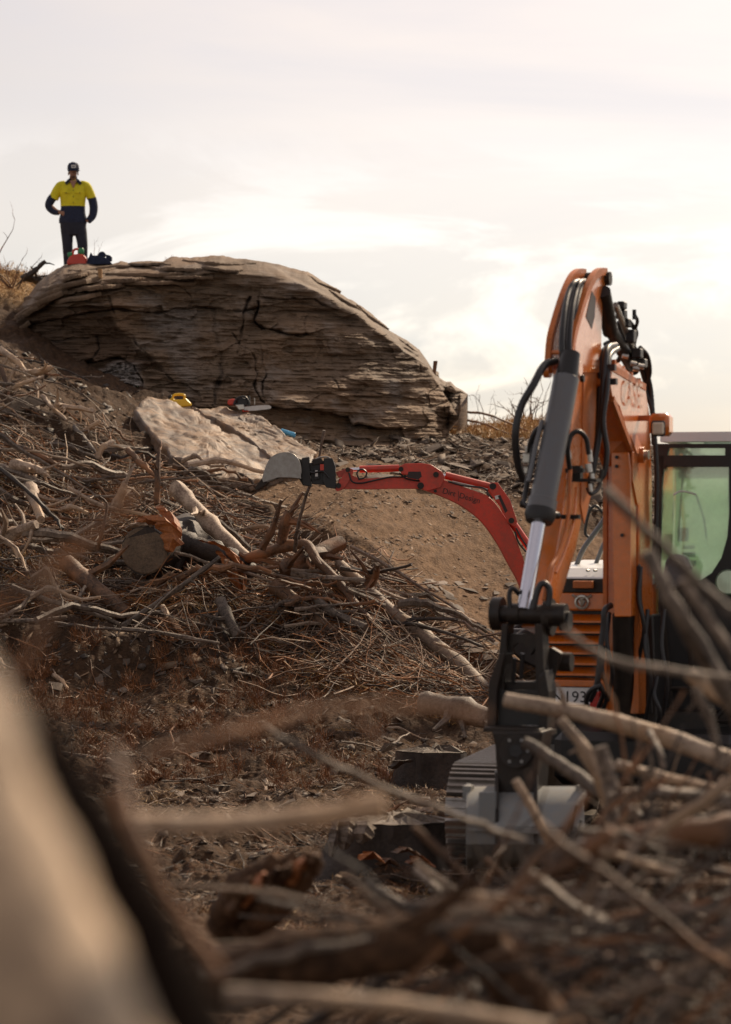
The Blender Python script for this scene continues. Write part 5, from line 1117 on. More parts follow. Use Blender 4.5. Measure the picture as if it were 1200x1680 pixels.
# ---- blurred foreground wood close to the camera
S([(-170, 1090, 1.22), (-95, 1280, 1.20), (20, 1540, 1.18), (180, 1900, 1.16)], 140, 'cream_bark', 'very close blurred cream trunk filling the lower left corner', 'log', 'leaning_trunk', r1px=155, n=28, stubs=0, wob=.002, knots=0)
S([(30, 1170, 1.44), (140, 1370, 1.42), (250, 1590, 1.40), (330, 1800, 1.38)], 50, 'bark_black', 'dark blurred trunk just behind the cream trunk', 'log', 'leaning_trunk', r1px=92, n=20, stubs=0, wob=.004, knots=0)
S([(190, 1230, 2.6), (215, 1330, 2.5), (262, 1440, 2.45), (365, 1600, 2.4)], 9, 'bark_brown', 'thin blurred brown stem arching down beside the dark trunk', stubs=0, r1px=7)
S([(60, 1356, 3.3), (180, 1350, 3.3), (330, 1352, 3.35), (480, 1343, 3.4), (632, 1320, 3.4)], 17, 'wood_pale', 'pale blurred pole lying level across the middle', 'branch', 'pole', r1px=18, n=12, wob=.004, knots=1)
S([(185, 1300, 3.2), (200, 1345, 3.2), (230, 1400, 3.2)], 10, 'bark_brown', 'short blurred stub crossing the pale level pole', r1px=9)
S([(60, 1300, 2.6), (220, 1245, 2.6), (400, 1198, 2.65), (560, 1160, 2.7), (720, 1163, 2.7), (800, 1172, 2.7)], 10, 'bark_brown', 'long blurred brown branch curving over the flat ground', r1px=7, wob=.01)
S([(430, 1190, 5.6), (520, 1238, 5.6), (620, 1285, 5.7), (740, 1335, 5.8), (860, 1380, 5.9)], 5, 'bark_grey', 'blurred thin branch sloping down right to the bucket', r1px=7)
S([(560, 1150, 3.4), (600, 1190, 3.4), (650, 1240, 3.4)], 6, 'bark_brown', 'short blurred fork under the curving branch', r1px=3)
S([(-20, 1010, 2.5), (70, 940, 2.5), (150, 880, 2.5), (225, 805, 2.5)], 9, 'bark_brown', 'blurred brown branch rising right before the left bank', r1px=9)
S([(70, 940, 2.5), (85, 1000, 2.5), (40, 1090, 2.5), (-20, 1180, 2.5)], 8, 'bark_brown', 'blurred brown branch dropping at the left frame edge', r1px=10)
S([(830, 1148, 8.6), (950, 1171, 8.5), (1060, 1200, 8.4), (1210, 1254, 8.3)], 12, 'wood_pale', 'long pale pole with orange patches crossing before the cab', 'branch', 'pole', r1px=17, n=12, wob=.005)
S([(862, 1218, 8.2), (930, 1262, 8.1), (985, 1300, 8.0), (1050, 1345, 7.9)], 11, 'bark_grey', 'pale broken branch pointing up left over the bucket', r1px=12, n=10)
S([(846, 1280, 7.8), (875, 1330, 7.8), (916, 1404, 7.8)], 6, 'wood_pale', 'thin bare stick standing before the bucket', r1px=10)
S([(990, 800, 4.6), (1070, 880, 4.6), (1150, 960, 4.7), (1215, 1015, 4.7)], 8, 'bark_grey', 'faint blurred branch crossing the cab window', r1px=9)
S([(1062, 905, 5.6), (1110, 1000, 5.6), (1175, 1105, 5.7), (1250, 1240, 5.8)], 12, 'bark_grey', 'blurred thick branch before the cab door', r1px=17)
S([(1120, 950, 5.2), (1160, 1010, 5.2), (1215, 1095, 5.2)], 8, 'bark_grey', 'blurred branch running beside the thick one', r1px=9)
S([(925, 1030, 5.0), (985, 1075, 5.0), (1060, 1095, 5.0), (1210, 1115, 5.1)], 6, 'bark_grey', 'blurred thin branch curving under the boom', r1px=7)
S([(1130, 1105, 6.6), (1165, 1130, 6.6), (1215, 1165, 6.6)], 12, 'wood_pale', 'short pale blunt branch at the right frame edge', r1px=14)
S([(920, 1180, 7.4), (962, 1235, 7.4), (1008, 1335, 7.4)], 8, 'wood_pale', 'pale stick rising from the crossing cluster', r1px=12)
S([(985, 1225, 7.2), (1000, 1280, 7.2), (1010, 1350, 7.2)], 13, 'bark_grey', 'stout grey stub in the crossing cluster', r1px=14)
S([(1000, 1310, 7.0), (1080, 1300, 7.0), (1210, 1318, 7.0)], 10, 'bark_grey', 'level grey branch below the long pale pole', r1px=12)
S([(1010, 1255, 7.6), (1090, 1275, 7.6), (1210, 1305, 7.5)], 8, 'wood_pale', 'sunlit branch just above the level grey one', r1px=10)
S([(1065, 1200, 7.9), (1085, 1240, 7.8), (1088, 1290, 7.8)], 6, 'bark_grey', 'short twig hanging from the long pale pole')
S([(1140, 1130, 6.2), (1165, 1180, 6.2), (1185, 1260, 6.2)], 9, 'bark_grey', 'blurred upright branch at the right frame edge')
S([(900, 1420, 6.2), (985, 1388, 6.1), (1080, 1372, 6.0), (1220, 1362, 6.0)], 20, 'bark_brown', 'thick fibrous tan bough on top of the right heap', 'log', 'bough', r1px=24, n=14, wob=.02)
S([(1030, 1395, 5.7), (1110, 1345, 5.7), (1215, 1270, 5.7)], 11, 'wood_pale', 'pale branch rising right off the tan bough', r1px=9)
S([(350, 1612, 4.6), (480, 1578, 4.5), (640, 1552, 4.5), (800, 1528, 4.6)], 44, 'rough_brown', 'big blurred grey log above the bottom pale pole', 'log', 'log', r1px=46, n=18, wob=.012)
S([(690, 1520, 4.9), (715, 1484, 4.9), (770, 1470, 4.9), (830, 1478, 4.9), (880, 1505, 4.9)], 9, 'wood_pale', 'curved tan root arching over the big grey log', 'root', 'root', r1px=8)
S([(370, 1632, 3.3), (520, 1640, 3.3), (690, 1656, 3.35), (900, 1690, 3.4)], 15, 'wood_pale', 'pale pole along the bottom edge of the frame', 'branch', 'pole', r1px=17, n=12, wob=.005)
S([(604, 1450, 6.4), (640, 1472, 6.3), (690, 1500, 6.2)], 8, 'bark_grey', 'grey peg pointing up left before the broad stump', r1px=9)
S([(684, 1428, 6.6), (710, 1452, 6.5), (735, 1478, 6.5)], 7, 'bark_grey', 'second grey peg, right of the first', r1px=9)
S([(780, 1500, 4.8), (800, 1560, 4.7), (860, 1640, 4.7), (900, 1700, 4.7)], 30, 'rough_brown', 'knotted upright root mass in the bottom middle', 'root', 'root', r1px=50, n=16, wob=.03, knots=5)
S([(860, 1430, 5.4), (960, 1500, 5.4), (1060, 1540, 5.4), (1215, 1575, 5.4)], 13, 'bark_grey', 'long grey branch crossing the dark right heap', r1px=10)
S([(1215, 1510, 4.9), (1150, 1600, 4.9), (1060, 1700, 4.9)], 15, 'bark_grey', 'thick blurred branch rising right in the bottom corner', r1px=15)
S([(985, 1395, 5.8), (1060, 1420, 5.8), (1110, 1435, 5.8)], 7, 'wood_pale', 'short tan stick under the tan bough', r1px=8)
S([(900, 1610, 5.1), (980, 1575, 5.1), (1080, 1590, 5.1)], 10, 'bark_brown', 'level brown branch low in the right heap', r1px=9)
# ---- anonymous sticks: copies of a few shapes laid over the bank and the heap
PROTO = []
for k in range(14):
    rr = random.Random(500+k); L = 1.0; pts = [Vector((-.5, 0, 0)), Vector((-.2, rr.uniform(-.08, .08), rr.uniform(-.02, .06))), Vector((.15, rr.uniform(-.1, .1), rr.uniform(-.02, .06))), Vector((.5, rr.uniform(-.06, .06), 0))]
    mb = stickmesh(pts, rr.uniform(.011, .026), rr.uniform(.004, .012), 500+k, 6, 3, [.012, .03, .018][k % 3], 4, 4)
    me = mb.build('branch', M[['bark_grey', 'bark_brown', 'wood_pale', 'bark_grey', 'bark_dark', 'bark_grey', 'bark_brown'][k % 7]], None, True, autos=50)
    PROTO.append((me.data, Vector(me.location))); bpy.data.objects.remove(me)
TONE = {'grey_bark': 'grey', 'brown_bark': 'brown', 'bleached_wood': 'bleached', 'dark_bark': 'dark', 'shade_darkened_bark': 'dark grey', 'black_bark': 'black'}
PLACES = {
 'left': lambda x, y: ('at the left frame edge above the grey stone' if y < 850 else 'at the left frame edge below the grey stone') if x < 110 else ('left of the upright brown spike' if y < 850 else 'round the brown stripped log') if x < 200 else ('between the slab and the sawn log' if y < 860 else 'just under the sawn log end') if x < 300 else ('beside the weathered split pole' if y < 910 else 'under the torn orange log'),
 'mid': lambda x, y: ('left of the tall thin twig' if y < 960 else 'below the smooth brown branch') if x < 500 else ('under the bent bough' if y < 990 else 'at the foot of the heap below the bough') if x < 600 else ('above the middle of the longest trunk' if y < 1050 else 'below the middle of the longest trunk') if x < 690 else 'near the lower end of the longest trunk',
 'upper': lambda x, y: 'high at the left frame edge' if x < 50 else 'below the hooked white twig' if x < 95 else 'between left heap and outcrop foot',
 'flat': lambda x, y: ('at left beyond the cream trunk' if y < 1250 else 'at left behind the pale level pole') if x < 250 else ('below the middle brush heap' if y < 1200 else 'behind the right end of the pale level pole') if x < 520 else ('behind the big dark stump' if y < 1220 else 'between the two stumps'),
 'heap': lambda x, y: ('under the fibrous tan bough' if y < 1480 else 'in the bottom right corner' if y > 1590 else 'at the right edge of the dark heap') if x > 1040 else ('below the bucket' if y < 1560 else 'low in the middle of the dark heap') if x > 860 else ('right of the second grey peg' if y < 1560 else 'behind the bottom pale pole'),
 'top': lambda x, y: 'above the fibrous tan bough at the frame edge' if x > 1110 else 'in the crossing cluster before the cab' if x > 1040 else 'right of the bucket'}
def lay(p, q, thick, label, group, k, name='branch', cat='branch'):
    me, loc = PROTO[k % len(PROTO)]; o = bpy.data.objects.new(name, me); COL.objects.link(o)
    d = q-p; o.rotation_mode = 'QUATERNION'; o.rotation_quaternion = d.to_track_quat('X', 'Z')
    o.scale = (d.length, thick, thick); c = (p+q)/2; o.location = c+o.rotation_quaternion @ Vector((loc.x*d.length, loc.y*thick, loc.z*thick))
    if '|' in label:
        reg, what = label.split('|'); sx, sy = 600+FPX*c.x/c.y, 840-FPX*(c.z-CZ)/c.y
        label = f"{'thick' if thick > {'left': 1.3, 'mid': 1.1, 'upper': 1.0, 'flat': .6, 'heap': .5, 'top': .35}[reg] else 'thin'} {TONE.get(me.materials[0].name, 'bare')} {what} {PLACES[reg](sx, sy)}"
    tag(o, label, cat, group)
rr = random.Random(77)
def rnd_region(px0, px1, py0, py1, n, lmin, lmax, th0, th1, label, group, ang=(-40, 40), lift=(.02, .25), test=None, nm='branch'):
    c = 0; tries = 0
    while c < n and tries < n*12:
        tries += 1; x, y = rr.uniform(px0, px1), rr.uniform(py0, py1)
        if test and not test(x, y): continue
        g = G(x, y, 0); L = rr.uniform(lmin, lmax); a = math.radians(rr.uniform(*ang)); d = Vector((math.cos(a), math.sin(a)*rr.uniform(-.6, .6), 0)).normalized()
        p, q = g-d*L/2, g+d*L/2; p.z = gz(p.x, p.y); q.z = gz(q.x, q.y)
        mid = gz(g.x, g.y); lf = rr.uniform(*lift); tl = math.sin(a)*L*.35
        base = max(mid-(p.z+q.z)/2, 0)
        p.z += base+lf-tl*.5; q.z += base+lf+tl*.5; p.y -= .05; q.y -= .05
        lay(p, q, rr.uniform(th0, th1), label, group, rr.randrange(14), nm, nm); c += 1
rnd_region(0, 420, 690, 1030, 74, .25, 1.6, .5, 2.3, 'left|stick in the bank tangle', 'sticks in the left bank tangle', (-60, 60), (.05, .38), lambda x, y: y > 700+x*.25)
rnd_region(400, 790, 880, 1130, 44, .3, 1.7, .4, 1.9, 'mid|stick in the brush heap', 'sticks in the middle brush heap', (-75, 10), (.05, .32), lambda x, y: 860+(x-400)*.5 < y < 1000+(x-400)*.42)
rnd_region(0, 140, 590, 700, 16, .3, .9, .5, 1.5, 'upper|splintered stick', 'sticks in the upper left heap', (-50, 70), (.03, .3), lambda x, y: y < 720-x*.4 and y > 590+x*.3)
rnd_region(0, 760, 1050, 1400, 34, .15, .6, .35, .9, 'flat|loose stick', 'loose sticks on the flat ground', (-90, 90), (.0, .04), nm='stick')
# right foreground heap
c = 0
HP = []
for me0, l0 in PROTO:
    me1 = me0.copy(); me1.materials.clear(); me1.materials.append(M[['bark_grey', 'bark_greydark', 'bark_brown', 'wood_pale', 'bark_grey', 'bark_dark', 'bark_brown'][len(HP) % 7]]); HP.append((me1, l0))
PR0 = PROTO; PROTO = HP
for k in range(118):
    Y = rr.uniform(4.4, 7.6); x = rr.uniform(620, 1230); y = rr.uniform(1400, 1700)+max(0, (760-x))*.35
    if x < 1000 and y < 1500: y = rr.uniform(1500, 1700)
    L = rr.uniform(.3, 1.2); a = math.radians(rr.choice([rr.uniform(-50, 30), rr.uniform(20, 75), rr.uniform(-15, 15)])); m_ = P(x, y, Y); d = Vector((math.cos(a), rr.uniform(-.4, .4), math.sin(a))).normalized()
    lay(m_-d*L/2, m_+d*L/2, rr.uniform(.18, .75), 'heap|blurred branch', 'branches of the lower right heap', rr.randrange(14))
for k in range(24):
    Y = rr.uniform(5.8, 7.4); x = rr.uniform(970, 1210); y = rr.uniform(1230, 1390); L = rr.uniform(.2, .6); a = math.radians(rr.uniform(10, 110)); m_ = P(x, y, Y); d = Vector((math.cos(a), rr.uniform(-.4, .4), math.sin(a))).normalized()
    lay(m_-d*L/2, m_+d*L/2, rr.uniform(.2, .5), 'top|blurred twig sticking up', 'twigs above the right heap', rr.randrange(14), 'twig', 'twig')
# ------------------------------------------------------------------ ground litter: uncountable stuff, real geometry
RG = np.random.RandomState(11)
def scatter(n, px0, px1, Y0, Y1, wfun, power=1.0):
    """random ground positions in the sector between two directions, kept with probability wfun"""
    out = []; tot = 0
    while tot < n:
        m = n*2; Y = Y0*np.exp(RG.rand(m)*math.log(Y1/Y0)); X = (RG.uniform(px0, px1, m)-600)/FPX*Y
        k = RG.rand(m) < wfun(X, Y); out.append(np.stack([X[k], Y[k]], 1)); tot += k.sum()
    return np.concatenate(out)[:n]
def tubes(name, A0, A1, r0, r1, bend, mat, label, nseg=4, ns=3):
    n = len(A0); d = A1-A0; L = np.linalg.norm(d, axis=1, keepdims=True); d = d/L
    u = np.cross(d, np.array([[.1, .2, 1.0]])); u /= np.linalg.norm(u, axis=1, keepdims=True)+1e-9; w = np.cross(d, u)
    b1, b2 = RG.uniform(-1, 1, (n, 1))*bend, RG.uniform(-.3, 1, (n, 1))*bend; V = []
    for i in range(nseg+1):
        t = i/nseg; c = A0+(A1-A0)*t+(u*b1+w*b2)*L*math.sin(math.pi*t)+(u*b2-w*b1)*L*.4*math.sin(2*math.pi*t); r = (r0*(1-t)+r1*t)[:, None]
        for k in range(ns):
            a = 2*math.pi*k/ns; V.append(c+(u*math.cos(a)+w*math.sin(a))*r)
    V = np.stack(V, 1).reshape(-1, 3); base = np.arange(n)[:, None, None]*((nseg+1)*ns)
    f = np.array([(i*ns+k, i*ns+(k+1) % ns, (i+1)*ns+(k+1) % ns, (i+1)*ns+k) for i in range(nseg) for k in range(ns)])
    F = (base+f[None]).reshape(-1, 4)
    mats, mi = (mat, None) if not isinstance(mat, list) else (mat, np.repeat(RG.randint(0, len(mat), n), len(f)))
    o = np_mesh(name, V, F, mats, None, True, midx=mi); return tag(o, label, kind='stuff')
def litter(name, XY, lmin, lmax, r, lift, mat, label, bend=.12, slopeup=.25, dirpref=None, nseg=4):
    n = len(XY); L = RG.uniform(lmin, lmax, n)**1.0; a = RG.uniform(0, 2*math.pi, n) if dirpref is None else RG.normal(dirpref[0], dirpref[1], n)
    dx, dy = np.cos(a)*L/2, np.sin(a)*L/2; x0, y0, x1, y1 = XY[:, 0]-dx, XY[:, 1]-dy, XY[:, 0]+dx, XY[:, 1]+dy
    z0 = ground(x0, y0)+RG.rand(n)*lift; z1 = ground(x1, y1)+RG.rand(n)*lift+np.abs(RG.normal(0, slopeup, n))*L*.5
    rr_ = r*RG.uniform(.5, 1.5, n)*(.5+L/lmax)
    return tubes(name, np.stack([x0, y0, z0], 1), np.stack([x1, y1, z1], 1), rr_, rr_*.4, bend, mat, label, nseg)
def w_slash(X, Y): return np.clip(zones(X, Y)[1], 0, 1)*sstep(-.35, .25, fbm(X*1.1, Y*1.1, 0, 2, 350))
def w_mid(X, Y):
    u = X/Y*FPX+600; c = 730-(Y-21)*62
    return np.exp(-((u-np.clip(c, 380, 800))/120.)**2)*sstep(20.8, 21.8, Y)*(1-sstep(24.6, 25.4, Y))*(1-zones(X, Y)[0])
litter('twigs', scatter(3200, -150, 520, 21.8, 29.5, w_slash), .12, .9, .0065, .22, [M['bark_grey'], M['bark_brown'], M['bark_dark'], M['wood_pale'], M['needle']], 'tangle of thin twigs over the left bank', .10, .35)
litter('twigs', scatter(3200, 380, 880, 20.5, 25.2, w_mid), .12, .9, .006, .20, [M['bark_grey'], M['bark_brown'], M['bark_dark'], M['wood_pale'], M['needle']], 'thin twigs mixed into the middle brush heap', .10, .35)
w_flat = lambda X, Y: (1-w_slash(X, Y)*.6)*(1-.95*zones(X, Y)[0])*(1-zones(X, Y)[2])*(.35+.65*(fbm(X*1.2, Y*1.2, 0, 2, 300) > -.1))
litter('wood_chips', scatter(3200, -100, 900, 13, 24, w_flat), .03, .24, .0035, .015, [M['bark_grey'], M['bark_dark'], M['bark_brown'], M['needle'], M['bark_dark'], M['wood_pale']], 'wood chips and short twigs strewn over the flat ground', .06, .12, None, 2)
litter('wood_chips', scatter(2500, 450, 1250, 28.5, 36.5, lambda X, Y: (1-zones(X, Y)[0])*(1-zones(X, Y)[2])), .08, .5, .007, .02, [M['bark_grey'], M['bark_brown'], M['wood_pale']], 'sticks and roots strewn below the ridge', .08, .12)
litter('twigs', np.concatenate([scatter(1800, 640, 1260, 4.3, 8.0, lambda X, Y: zones(X, Y)[3])]), .15, .8, .004, .22, [M['bark_dark'], M['bark_brown'], M['bark_grey']], 'fine twigs in the dark right foreground heap', .10, .5)
# rusty needle tufts: many fine blades round random centres
def tufts(name, XY, per, rad, h, width, mat, label, up=.6):
    n = len(XY); c = np.repeat(np.stack([XY[:, 0], XY[:, 1], ground(XY[:, 0], XY[:, 1])], 1), per, 0); m = len(c); size = np.repeat(RG.uniform(.5, 1.4, n), per)[:, None]
    o = RG.normal(0, 1, (m, 3))*np.array([[rad, rad, h*.35]])*size; o[:, 2] = np.abs(o[:, 2])*up; p = c+o
    d = RG.normal(0, 1, (m, 3)); d[:, 2] = np.abs(d[:, 2])*1.2*up+.1; d /= np.linalg.norm(d, axis=1, keepdims=True); s = np.cross(d, RG.normal(0, 1, (m, 3))); s /= np.linalg.norm(s, axis=1, keepdims=True)+1e-9
    L = (h*RG.uniform(.35, 1.0, m))[:, None]*size; w = width*RG.uniform(.6, 1.4, m)[:, None]
    V = np.stack([p-s*w, p+s*w, p+d*L+s*w*.15], 1).reshape(-1, 3); F = np.arange(m*3).reshape(-1, 3)
    mi = None
    if isinstance(mat, list): mi = np.repeat(RG.randint(0, len(mat), n), per)
    return tag(np_mesh(name, V, F, mat, None, False, midx=mi), label, kind='stuff')
tufts('dead_needles', scatter(800, -120, 560, 21.8, 27.5, w_slash), 40, .10, .15, .0045, [M['needle'], M['needle'], M['bark_brown'], M['needle_gold']], 'rusty dead needles caught in the left bank')
tufts('dead_needles', scatter(420, 380, 860, 20.4, 25, w_mid), 50, .10, .15, .0045, [M['needle'], M['needle_gold'], M['needle'], M['bark_brown']], 'rusty needle sprays in the middle brush heap')
tufts('dead_needles', scatter(420, -60, 820, 12.0, 21.5, lambda X, Y: w_flat(X, Y)*(fbm(X*.8, Y*.8, 0, 2, 320) > .0)), 46, .08, .07, .003, [M['needle'], M['needle'], M['bark_brown'], M['needle_gold']], 'rusty needle litter on the flat ground', .45)
tufts('dead_needles', scatter(200, -40, 640, 18.0, 22.6, lambda X, Y: np.ones_like(X)), 70, .030, .13, .003, [M['needle']], 'upright rusty sprigs on the flat ground', 1.6)
def dry(X, Y): return zones(X, Y)[2]
tufts('dry_grass', scatter(3400, 620, 1060, 35.8, 45, dry), 16, .12, .12, .009, [bark('straw', (.50, .29, .11), (.80, .54, .24)), bark('straw_dark', (.26, .14, .055), (.46, .27, .11))], 'golden dry grass on the ridge', 1.5)
tufts('dry_grass', scatter(700, -160, 160, 33.5, 43, dry), 16, .12, .11, .007, [bpy.data.materials['straw'], bpy.data.materials['straw_dark']], 'golden dry grass on the hill left of the outcrop', 1.3)
# stones
def stone_shape(seed):
    r = random.Random(seed); bm = bmesh.new()
    for k in range(11): bm.verts.new((r.gauss(0, .5), r.gauss(0, .38), r.uniform(-.12, .12)))
    bmesh.ops.convex_hull(bm, input=bm.verts); bmesh.ops.triangulate(bm, faces=bm.faces)
    bm.verts.ensure_lookup_table(); used = [v for v in bm.verts if v.link_faces]; idx = {v: i for i, v in enumerate(used)}
    V = np.array([v.co[:] for v in used]); F = np.array([[idx[v] for v in f.verts] for f in bm.faces]); bm.free(); return V, F
SHAPES = [stone_shape(k) for k in range(10)]
def stonemat(name, a, b_):
    m = bpy.data.materials.new(name); nt, N, L, b, _ = nodes(m); n = tex(nt, 'noise', 9, 6, .7, (1, 1, 4)); n2 = tex(nt, 'noise', 1.3, 2)
    L(objvary(nt, mixn(nt, mixn(nt, .6, n, n2), a, b_), .7, 1.25), b.inputs['Base Color']); b.inputs['Roughness'].default_value = .8; bump(nt, b, n, .5, .01); return m
M['stone'] = stonemat('shale_chip', (.055, .040, .030), (.27, .205, .155)); M['stone_dark'] = stonemat('dark_shale_chip', (.04, .028, .02), (.16, .115, .08)); M['stone_tan'] = stonemat('tan_shale_chip', (.10, .060, .033), (.33, .22, .13))
def stones(name, XY, smin, smax, mats, label, steep=.25):
    n = len(XY); z = ground(XY[:, 0], XY[:, 1]); s = smin*(smax/smin)**(RG.rand(n)**2.2); Vs = []; Fs = []; MI = []; off = 0; sh = RG.randint(0, len(SHAPES), n)
    if False: pass
    gx = (ground(XY[:, 0]+.1, XY[:, 1], False)-ground(XY[:, 0]-.1, XY[:, 1], False))/.2; gy_ = (ground(XY[:, 0], XY[:, 1]+.1, False)-ground(XY[:, 0], XY[:, 1]-.1, False))/.2
    for k, (V, F) in enumerate(SHAPES):
        i = np.nonzero(sh == k)[0]; m = len(i)
        if not m: continue
        a = RG.uniform(0, 6.28, m); c, sn = np.cos(a)[:, None], np.sin(a)[:, None]; X = V[None, :, 0]*c-V[None, :, 1]*sn; Y = V[None, :, 0]*sn+V[None, :, 1]*c; Z = np.repeat(V[None, :, 2], m, 0)
        tx, ty = (gx[i]+RG.normal(0, steep, m))[:, None], (gy_[i]+RG.normal(0, steep, m))[:, None]; Z = Z+X*tx+Y*ty
        S_ = s[i][:, None]; W_ = np.stack([X*S_+XY[i, 0][:, None], Y*S_+XY[i, 1][:, None], Z*S_+z[i][:, None]+S_*.05], -1).reshape(-1, 3)
        Vs.append(W_); Fs.append((F[None]+np.arange(m)[:, None, None]*len(V)).reshape(-1, 3)+off); off += len(W_); MI.append(np.repeat(RG.randint(0, len(mats), m), len(F)))
    return tag(np_mesh(name, np.concatenate(Vs), np.concatenate(Fs), mats, None, False, midx=np.concatenate(MI)), label, kind='stuff')
stones('gravel', scatter(6500, -60, 900, 13, 24, w_flat), .012, .065, [M['stone'], M['stone_dark'], M['stone_tan'], M['stone_dark'], M['stone_dark']], 'flat shale chips over the level ground')
stones('gravel', scatter(5000, 380, 1050, 21.8, 31, lambda X, Y: zones(X, Y)[0]*(.15+.85*(fbm((X*.82-Y*.57)*1.5, (X*.57+Y*.82)*.4, 0, 2, 360) > 0))), .010, .05, [M['stone_tan'], M['stone_dark'], M['stone_tan']], 'small stones pressed into the cut bank')
stones('gravel', scatter(4200, 440, 1250, 28, 37, lambda X, Y: (1-zones(X, Y)[0])*(1-zones(X, Y)[2])), .03, .15, [M['stone_dark'], M['stone_dark'], M['stone'], M['stone_dark']], 'broken shale below the ridge', .35)
stones('gravel', scatter(3400, -100, 480, 22, 33, lambda X, Y: 1-zones(X, Y)[0]), .02, .10, [M['stone'], M['bark_dark'], M['stone_tan']], 'broken stone in the left bank', .35)
# the larger stones, one by one: parts of the ground
SM = []
for k, (V, F) in enumerate(SHAPES):
    for mt in ('stone', 'stone_dark'):
        me = bpy.data.meshes.new('stone'); me.from_pydata(V.tolist(), [], F.tolist()); me.materials.append(M[mt]); SM.append(me)
def stone_at(x, y, s, k, parent=GROUND, flat=1.0, rz=None):
    o = bpy.data.objects.new('stone', SM[k % len(SM)]); COL.objects.link(o); o.parent = parent; o.location = Vector((x, y, gz(x, y)+s*.07))-wpos(parent)
    gx = (gz(x+.15, y)-gz(x-.15, y))/.3; gy_ = (gz(x, y+.15)-gz(x, y-.15))/.3; nrm = Vector((-gx, -gy_, 1)).normalized()
    o.rotation_mode = 'QUATERNION'; o.rotation_quaternion = nrm.to_track_quat('Z', 'Y') @ Quaternion((0, 0, 1), rr.uniform(0, 6.3)) @ Quaternion((1, 0, 0), rr.uniform(-.3, .3)); o.scale = (s, s, s*flat); return o
for k in range(280):
    z_ = k % 4
    if z_ < 2: x, y, s = rr.uniform(0, 800), rr.uniform(1050, 1330), rr.uniform(.035, .10)
    elif z_ == 2: x, y, s = rr.uniform(540, 900), rr.uniform(700, 800), rr.uniform(.10, .22)
    else: x, y, s = rr.uniform(560, 840), rr.uniform(940, 1100), rr.uniform(.06, .15)
    g = G(x, y, 0); stone_at(g.x, g.y, s, rr.randrange(20), flat=rr.uniform(.6, 1.2))
def rockat(px, py, s, label, mt='stone', flat=1.6, seed=1, lift=.05):
    V, F = stone_shape(seed+40); g = G(px, py, lift); me = bpy.data.meshes.new('loose_stone'); me.from_pydata((V*s*np.array([1, 1, flat])).tolist(), [], F.tolist()); me.materials.append(M[mt])
    o = bpy.data.objects.new('loose_stone', me); COL.objects.link(o); o.location = g; o.rotation_euler = (.35, .1, seed); tag(o, label, 'stone')
rockat(86, 862, .34, 'blocky grey stone lying in the left bank tangle', 'stone', 2.2, 2, .35)
rockat(44, 712, .22, 'tan stone set in the bare earth at upper left', 'stone_tan', 1.6, 3, .1)
rockat(20, 668, .45, 'large dull stone under the upper left heap', 'stone', 2.0, 4, .15)
rockat(574, 920, .20, 'round tan stone at the head of the longest pale trunk', 'stone_tan', 1.5, 5, .2)
rockat(190, 735, .20, 'grey flat stone near the bent pale root', 'stone', 1.5, 6, .15)
# ------------------------------------------------------------------ the man on the outcrop
MYY = 40.0
def mz(px, py, dy=0.0): return P(px, py, MYY+dy)
PER = thing('person', mz(121, 445), 'man in yellow and navy work shirt and cap, hand on hip, on the outcrop', 'person')
def loft(rings, n=20):
    """rings: (px, py, half width px, half depth px, dy)"""
    mb = MB(); V = []
    for (x, y, w, d, dy) in rings:
        c = mz(x, y, dy)
        for k in range(n):
            a = 2*math.pi*k/n; V.append(c+Vector((math.cos(a)*w*MYY/FPX, math.sin(a)*d*MYY/FPX, 0)))
    m = len(rings); mb.add(V, [(i*n+k, i*n+(k+1) % n, (i+1)*n+(k+1) % n, (i+1)*n+k) for i in range(m-1) for k in range(n)]+[tuple(range(n))[::-1], tuple((m-1)*n+k for k in range(n))]); return mb
def limb(mb, pts, n=12):
    w = [mz(x, y, dy) for x, y, dy, r in pts]; q = arc_pts(w, 4); rad = []
    for i in range(len(pts)-1):
        for k in range(4): rad.append(pts[i][3]+(pts[i+1][3]-pts[i][3])*k/4)
    rad.append(pts[-1][3]); mb.tube(q, [r*MYY/FPX for r in rad], n); return mb
def skin_fig(name, joints, edges, mat, parent):
    keys = list(joints); me = bpy.data.meshes.new(name); org = wpos(parent)
    me.from_pydata([tuple(mz(joints[k][0], joints[k][1], joints[k][2])-org) for k in keys], [(keys.index(a), keys.index(b)) for a, b in edges], [])
    me.materials.append(mat); o = bpy.data.objects.new(name, me); COL.objects.link(o); o.parent = parent
    o.modifiers.new('skin', 'SKIN'); 
    if not me.skin_vertices: 
        pass
    bpy.context.view_layer.objects.active = o
    sv = me.skin_vertices[0].data if me.skin_vertices else None
    if sv is None:
        bm = bmesh.new(); bm.from_mesh(me); bm.verts.layers.skin.verify(); bm.to_mesh(me); bm.free(); sv = me.skin_vertices[0].data
    for i, k in enumerate(keys):
        r = joints[k][3]*MYY/FPX; r2 = (joints[k][4] if len(joints[k]) > 4 else joints[k][3])*MYY/FPX; sv[i].radius = (r, r2); sv[i].use_root = (k == 'pelvis')
    sd = o.modifiers.new('sub', 'SUBSURF'); sd.levels = 2; sd.render_levels = 2
    for mo in ('skin',): o.modifiers[mo].use_smooth_shade = True
    return o
